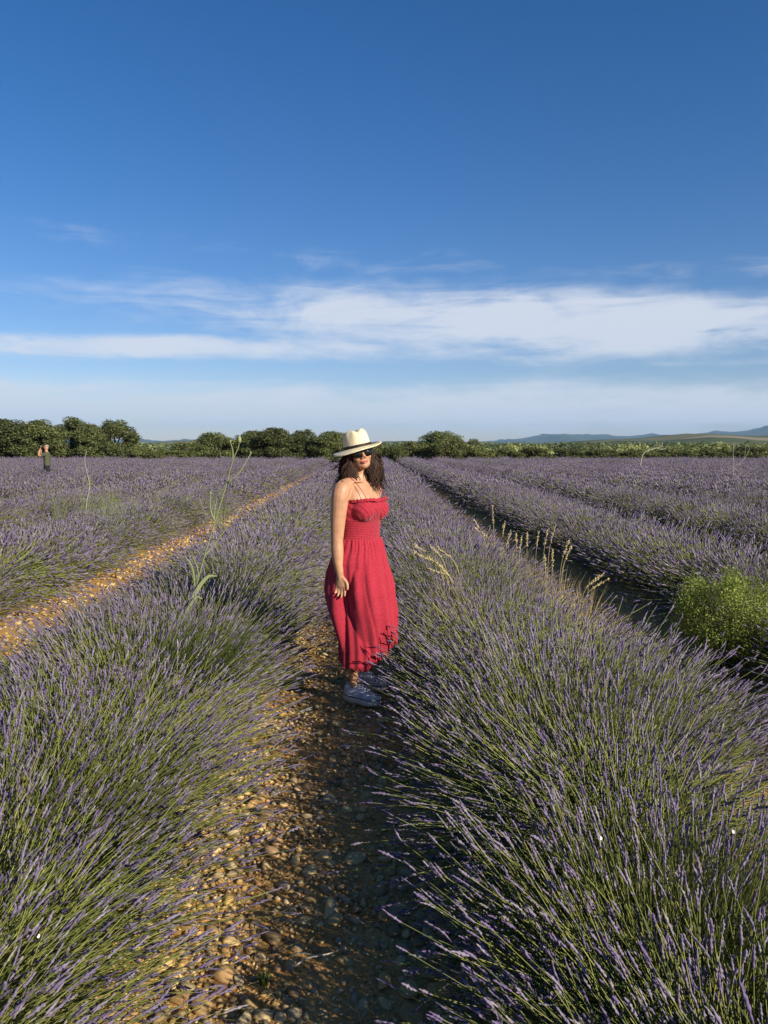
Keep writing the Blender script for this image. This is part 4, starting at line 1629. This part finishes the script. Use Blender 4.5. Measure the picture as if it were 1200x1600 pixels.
sh_parts = [rings([(c[0], c[1], c[2], c[3] + 0.018, c[4] + 0.018) for c in mt if 0.86 < c[2] < 1.475], 24)]
for sx in (-1, 1):
    sh_parts.append(ptube([(sx * 0.14, 0, 1.41), (sx * 0.20, -0.02, 1.36), (sx * 0.222, -0.16, 1.31)], [0.068, 0.074, 0.064], 12))
ms = remesh(sh_parts, 0.010, 2)
ms.materials.clear()
ms.materials.append(M_KHAKI)
obj('shirt', ms, man)
tr = [rings([(0, 0, 0.66, 0.16, 0.11), (0, 0, 0.80, 0.182, 0.13), (0, 0, 0.93, 0.182, 0.132)], 24)]
for sx in (-1, 1):
    tr.append(ptube([(sx * 0.09, 0, 0.86), (sx * 0.10, -0.01, 0.50), (sx * 0.10, -0.01, 0.46)], [0.108, 0.085, 0.085], 10))
mtm = remesh(tr, 0.010, 1)
mtm.materials.clear()
mtm.materials.append(M_SHORT)
obj('shorts', mtm, man)
g = Geo()
V, F, F3 = ellipsoid((0, 0.0, 1.70), (0.084, 0.104, 0.082), 20, 12)
V[:, 2] = np.maximum(V[:, 2], 1.69)
g.add(V, F, F3)
V, F, F3 = ellipsoid((0, -0.12, 1.695), (0.06, 0.07, 0.008), 16, 8)
g.add(V, F, F3)
obj('cap', g.mesh('cap', [M_CAP]), man)
cm = obj('camera', None, None, (MX, MY, -0.01), (0, 0, R(-82)), (0.97, 0.97, 0.97), label='black camera held to his face by the man in the field', cat='camera')
import bmesh


def boxmesh(name, cx, cy, cz, sx, sy, sz, m, bev=0.004):
    bm = bmesh.new()
    bmesh.ops.create_cube(bm, size=1)
    for v in bm.verts:
        v.co = (cx + v.co.x * sx, cy + v.co.y * sy, cz + v.co.z * sz)
    if bev:
        bmesh.ops.bevel(bm, geom=bm.edges[:], offset=bev, segments=2, affect='EDGES')
    me = bpy.data.meshes.new(name)
    bm.to_mesh(me)
    bm.free()
    me.materials.append(m)
    return me


obj('body', boxmesh('body', 0, -0.165, 1.665, 0.13, 0.05, 0.09, M_BLACK), cm)
g = Geo()
g.add(*tube1([(0, -0.19, 1.66), (0, -0.22, 1.66), (0, -0.29, 1.66)], [0.034, 0.036, 0.038], 16))
obj('lens', g.mesh('lens', [M_BLACK]), cm)

# ------------------------------------------------------------------ weeds and grasses


def blades(g, base, n, hmin, hmax, spread, width, r, lean=(0, 0), matid=0, droop=0.25):
    a = r.uniform(0, 2 * np.pi, n)
    h = r.uniform(hmin, hmax, n)
    out = np.stack([np.cos(a), np.sin(a), 0 * a], -1)
    P0 = np.array(base) + out * (r.random(n) * spread * 0.35)[:, None]
    sp_ = spread * r.uniform(0.3, 1.2, n)
    P2 = P0 + out * sp_[:, None] + np.stack([lean[0] * h, lean[1] * h, h * (1 - droop * r.random(n))], -1)
    P1 = P0 + out * (sp_ * 0.25)[:, None] + np.stack([lean[0] * h * 0.3, lean[1] * h * 0.3, h * 0.7], -1)
    st = bez(P0, P1, P2, 6)
    w = np.array([0.9, 1.0, 0.9, 0.7, 0.45, 0.1])[None] * width
    V, F = tubes(st, w * np.ones((n, 1)), 3)
    g.add(V, F, mat=matid, r=np.repeat(r.random(n), 18))
    return P2


wr2 = np.random.default_rng(61)
# tall weed
wd = obj('tall_weed', None, None, (-1.22, 4.95, 0), label='tall thin pale green weed stalk rising above the treeline from the lavender', cat='weed')
main = smoothpath([(-0.03, 0, 0), (-0.005, 0, 0.25), (0.06, 0, 0.55), (0.14, 0, 0.85), (0.235, 0.0, 1.15), (0.315, 0, 1.40), (0.355, 0, 1.54), (0.39, 0.0, 1.62), (0.40, 0, 1.67)], 30)
g = Geo()
g.add(*tube1(main, np.linspace(0.0062, 0.0026, 30), 7), r=0.55)
br_ = [
    [(0.355, 0, 1.54), (0.355, 0.01, 1.60), (0.342, 0, 1.66)],
    [(0.315, 0, 1.40), (0.40, -0.01, 1.47), (0.47, 0, 1.585)],
    [(0.235, 0, 1.15), (0.205, 0.01, 1.23), (0.21, 0, 1.33)],
    [(0.16, 0, 0.92), (0.24, 0.02, 1.02), (0.40, 0, 1.23)],
    [(0.10, 0, 0.70), (0.12, 0, 0.82), (0.085, 0, 0.93)],
]
for b in br_:
    q = smoothpath(b, 9)
    g.add(*tube1(q, np.linspace(0.0050, 0.0028, 9), 6), r=0.8)
obj('stem', g.mesh('stem', [M_WEED]), wd)


def blade(pts, w, m, parent, name='leaf', rr_=0.6):
    q = smoothpath(pts, 12)
    t = np.linspace(0, 1, 12)
    tg = np.gradient(q, axis=0)
    sd = np.cross(tg, (0, 1, 0.2))
    sd /= np.linalg.norm(sd, axis=1, keepdims=True) + 1e-9
    ww = (w * np.sin(np.pi * np.clip(t * 0.9 + 0.08, 0, 1)) ** 0.7)[:, None]
    V = np.concatenate([q - sd * ww, q + np.array([0, -0.003, 0]), q + sd * ww])
    ii = np.arange(36).reshape(3, 12)
    F = np.stack([ii[:-1, :-1], ii[:-1, 1:], ii[1:, 1:], ii[1:, :-1]], -1).reshape(-1, 4)
    gg = Geo()
    gg.add(V, F, r=rr_)
    obj(name, gg.mesh(name, [m]), parent)


blade([(0.055, 0, 0.52), (0.09, -0.02, 0.66), (0.18, -0.03, 0.79), (0.25, -0.03, 0.80)], 0.012, M_WEED, wd, rr_=0.9)
blade([(0.02, 0, 0.36), (0.03, -0.03, 0.52), (0.11, -0.05, 0.66), (0.155, -0.05, 0.655)], 0.010, M_WEED, wd, rr_=0.8)
blade([(0.0, 0, 0.2), (0.06, -0.05, 0.36), (0.19, -0.08, 0.47), (0.30, -0.09, 0.40)], 0.008, M_WEED, wd, rr_=0.7)
blade([(0.10, 0, 0.70), (0.085, -0.01, 0.85), (0.04, -0.02, 0.93)], 0.007, M_WEED, wd, rr_=0.8)
gb = Geo()
for (x, z, s_) in ((0.40, 1.675, 0.017), (0.342, 1.665, 0.008), (0.47, 1.59, 0.007), (0.21, 1.335, 0.008)):
    gb.add(*ellipsoid((x, 0, z), (s_ * 0.75, s_ * 0.75, s_ * 1.35), 10, 8), r=0.9)
obj('bud', gb.mesh('bud', [M_WEED]), wd)

# soft green grass growing in the left row
gt_ = obj('grass_tuft', None, None, (-1.02, 4.45, 0), label='soft green grass tuft growing through the lavender below the tall weed', cat='grass')
g = Geo()
for dx, dy in ((0, 0), (-0.10, 0.12), (0.10, -0.12), (-0.02, -0.25), (0.06, 0.25)):
    blades(g, (dx, dy, 0.02), 260, 0.42, 0.70, 0.28, 0.0016, wr2, (0.10, 0))
obj('blades', g.mesh('blades', [M_GRASS]), gt_, kind='stuff')


def seedhead(g, q, r, n=34, size=0.011, lo=0.68):
    """oat-like spikelets along the upper part of a stalk"""
    k = len(q)
    for i in range(n):
        t = lo + (1 - lo) * r.random()
        j = min(int(t * (k - 1)), k - 2)
        p = q[j] + (q[j + 1] - q[j]) * r.random()
        d = (q[j + 1] - q[j])
        d = d / np.linalg.norm(d)
        o = d * 0.85 + r.normal(size=3) * 0.42
        o /= np.linalg.norm(o)
        e = p + o * size * r.uniform(0.9, 2.0)
        m = (p + e) / 2
        g.add(*tube1(np.array([p, m, e]), np.array([0.0016, 0.0052, 0.0008]) * r.uniform(0.8, 1.3), 5), r=r.random())


def dry_clump(name, loc, stalks, label, m, r, nseed=34):
    o = obj(name, None, None, loc, label=label, cat='grass', group='dry grasses in the lavender')
    for base, mid, tip in stalks:
        q = smoothpath([base, mid, tip], 16)
        gg = Geo()
        gg.add(*tube1(q, np.linspace(0.0030, 0.0016, 16), 5), r=r.random())
        seedhead(gg, q, r, nseed)
        obj('stalk', gg.mesh('stalk', [m]), o)
    gg = Geo()
    blades(gg, (0, 0, 0.0), 60, 0.45, 0.75, 0.16, 0.0016, r)
    obj('blades', gg.mesh('blades', [M_DRY]), o, kind='stuff')
    return o


def st(x, y, z, lean, ly=0.0, drop=0.0):
    return ((x - lean * 0.5, y, 0.05), (x - lean * 0.05, y + ly * 0.5, z * 0.72), (x + lean, y + ly, z - drop))


dry_clump('oat_grass', (1.23, 7.15, 0), [st(-0.05, 0, 1.08, -0.02), st(0.02, 0.0, 0.93, 0.03), st(-0.12, 0.1, 0.98, -0.10, 0, 0.05), st(0.05, -0.05, 0.86, 0.05), st(-0.08, -0.1, 0.97, -0.16, 0, 0.09)],
          'tallest dry oat grass above the dark gap, leftmost of the seed heads', M_DRY, wr2)
dry_clump('oat_grass', (1.46, 6.75, 0), [st(-0.14, 0, 0.86, -0.01), st(-0.05, 0, 0.87, 0.0), st(0.03, 0, 0.88, 0.02), st(0.10, 0, 0.90, 0.03), st(-0.10, 0.1, 0.83, 0.02), st(0.16, 0.05, 0.93, 0.05)],
          'upright bunch of pale seed heads in the middle of the dry grasses', M_DRY, wr2)
dry_clump('oat_grass', (1.55, 6.1, 0), [st(0.0, 0, 0.88, 0.06), st(-0.07, 0, 0.80, 0.0), st(-0.12, 0, 0.76, -0.01), st(0.04, 0.1, 0.83, 0.07)],
          'pale seed heads standing tallest at the right of the dry grasses', M_DRY, wr2)
dry_clump('oat_grass', (1.58, 5.55, 0), [st(0.0, 0, 0.74, 0.14, 0, 0.04), st(0.03, 0.03, 0.71, 0.16, 0, 0.05), st(0.0, 0.1, 0.68, 0.12, 0, 0.03)],
          'dry grass with drooping heads at the right end of the seed heads', M_DRY, wr2)
dry_clump('straw_grass', (0.62, 6.05, 0), [st(-0.02, 0, 0.86, -0.24, 0, 0.06), st(0.03, 0, 0.80, -0.18, 0, 0.04), st(0.0, 0.05, 0.90, -0.13, 0, 0.05), st(0.06, -0.05, 0.76, -0.22, 0, 0.08), st(0.06, -0.05, 0.72, -0.12, 0, 0.02), st(0.1, 0.1, 0.88, -0.16, 0, 0.06), st(-0.05, 0.1, 0.92, -0.2, 0.1, 0.09)],
          'golden grass arching towards the woman over the lavender', M_DRY, wr2, 50)

# weedy patch in the left field
for k, (x, y, n, lab) in enumerate(((-3.9, 12.6, 90, 'pale weedy grass patch in the left field, nearest of the two'), (-4.9, 15.5, 90, 'pale weedy grass patch in the left field, farther of the two'))):
    o = obj('weed_patch', None, None, (x, y, 0), label=lab, cat='weeds', group='weedy patches')
    g = Geo()
    for i in range(10):
        blades(g, (wr2.normal() * 0.7, wr2.normal() * 0.9, 0), 36, 0.55, 0.92, 0.25, 0.0035, wr2)
    obj('blades', g.mesh('blades', [M_WEED]), o, kind='stuff')


def pale_stalk(x, y, pts, branches, label, rad=0.012):
    o = obj('dead_stalk', None, None, (x, y, 0), label=label, cat='stalk', group='bleached stalks')
    g = Geo()
    q = smoothpath(pts, 18)
    g.add(*tube1(q, np.linspace(rad, rad * 0.45, 18), 6), r=0.8)
    obj('stem', g.mesh('stem', [M_PALE]), o)
    for b in branches:
        g = Geo()
        q = smoothpath(b, 8)
        g.add(*tube1(q, np.linspace(rad * 0.6, rad * 0.3, 8), 5), r=0.6)
        obj('branch', g.mesh('branch', [M_PALE]), o)


pale_stalk(-4.62, 12.7, [(-0.05, 0, 0.2), (0.0, 0, 0.72), (0.06, 0, 0.98), (0.02, 0, 1.22), (-0.01, 0, 1.42), (0.03, 0, 1.56)], [[(-0.02, 0, 0.78), (-0.08, 0, 0.76), (-0.12, 0, 0.70)]],
           'single crooked bleached stalk standing in the left field', 0.0065)
pale_stalk(12.3, 25.5, [(-0.1, 0, 0.3), (-0.08, 0, 1.0), (-0.12, 0, 1.45), (-0.1, 0, 1.75)], [[(-0.08, 0, 0.95), (0.25, 0, 1.2), (0.3, 0, 1.72)], [(0.1, 0, 0.8), (-0.35, 0, 1.1), (-0.5, 0, 1.35)], [(0.22, 0, 1.15), (0.42, 0, 1.5), (0.40, 0, 1.7)]],
           'bleached forked stalks at the right edge of the field', 0.011)
pale_stalk(15.4, 42.0, [(-0.5, 0, 0.3), (-0.3, 0, 1.25), (0.2, 0, 1.50), (0.65, 0, 1.62), (0.75, 0, 1.85)], [[(0.4, 0, 1.55), (0.75, 0, 1.5), (0.95, 0, 1.55)]],
           'bare pale branch lying slanted before the far shrubs', 0.028)
pale_stalk(-1.9, 9.4, [(0, 0, 0.2), (0.02, 0, 0.75), (0.06, 0, 1.0)], [[(0.0, 0, 0.72), (-0.10, 0, 0.85), (-0.16, 0, 1.03)], [(-0.06, 0, 0.80), (-0.14, 0, 0.83), (-0.18, 0, 0.86)]],
           'thin forked bleached twig beside the sunlit strip', 0.004)

# small things on the path
tw = obj('twig', None, None, (-0.16, 2.28, 0.022), (0, 0, R(28)), label='pale broken twig lying across the stones of the path', cat='twig')
g = Geo()
g.add(*tube1(smoothpath([(-0.09, 0, 0.012), (-0.03, 0.01, 0.02), (0.04, 0.0, 0.018), (0.10, 0.012, 0.012)], 12), np.linspace(0.0032, 0.0018, 12), 6), r=0.6)
obj('stem', g.mesh('stem', [M_PALE]), tw)
g = Geo()
g.add(*tube1(smoothpath([(0.0, 0.006, 0.018), (-0.03, 0.04, 0.02), (-0.07, 0.06, 0.012)], 8), np.linspace(0.003, 0.002, 8), 6), r=0.4)
obj('branch', g.mesh('branch', [M_PALE]), tw)
sp_ = obj('seedling', None, None, (-0.32, 2.22, -0.005), label='tiny green seedling among the sunlit stones of the path', cat='plant')
g = Geo()
blades(g, (0, 0, 0), 26, 0.02, 0.05, 0.03, 0.0022, wr2)
obj('blades', g.mesh('blades', [M_GRASS]), sp_, kind='stuff')

M_SHELL = plain('snail shell', (0.78, 0.74, 0.66), 0.5, 0.4)
for (x, y, z, lab) in ((0.60, 1.90, 0.62, 'tiny white snail on a stem in the middle of the near lavender'),
                       (-0.86, 1.92, 0.36, 'tiny white snail low on the lavender at the left picture edge'),
                       (-1.02, 2.72, 0.58, 'tiny white snail on top of the lavender at left'),
                       (0.66, 1.52, 0.42, 'tiny white snail on a stem at the bottom of the picture'),
                       (0.92, 1.85, 0.66, 'tiny white snail on the lavender near the right picture edge')):
    g = Geo()
    t = np.linspace(0, 4.6 * np.pi, 40)
    rad = 0.0012 + 0.0042 * (t / t.max()) ** 1.3
    sp = np.stack([np.cos(t) * rad * 1.05, np.sin(t) * rad * 1.05, 0.004 - 0.0045 * (t / t.max())], -1)
    g.add(*tube1(sp, rad * 0.62, 8))
    obj('snail', g.mesh('snail', [M_SHELL]), None, (x, y, z), (R(60), 0, 0.4), (0.65, 0.65, 0.65), label=lab, cat='snail', group='white snails on the lavender')
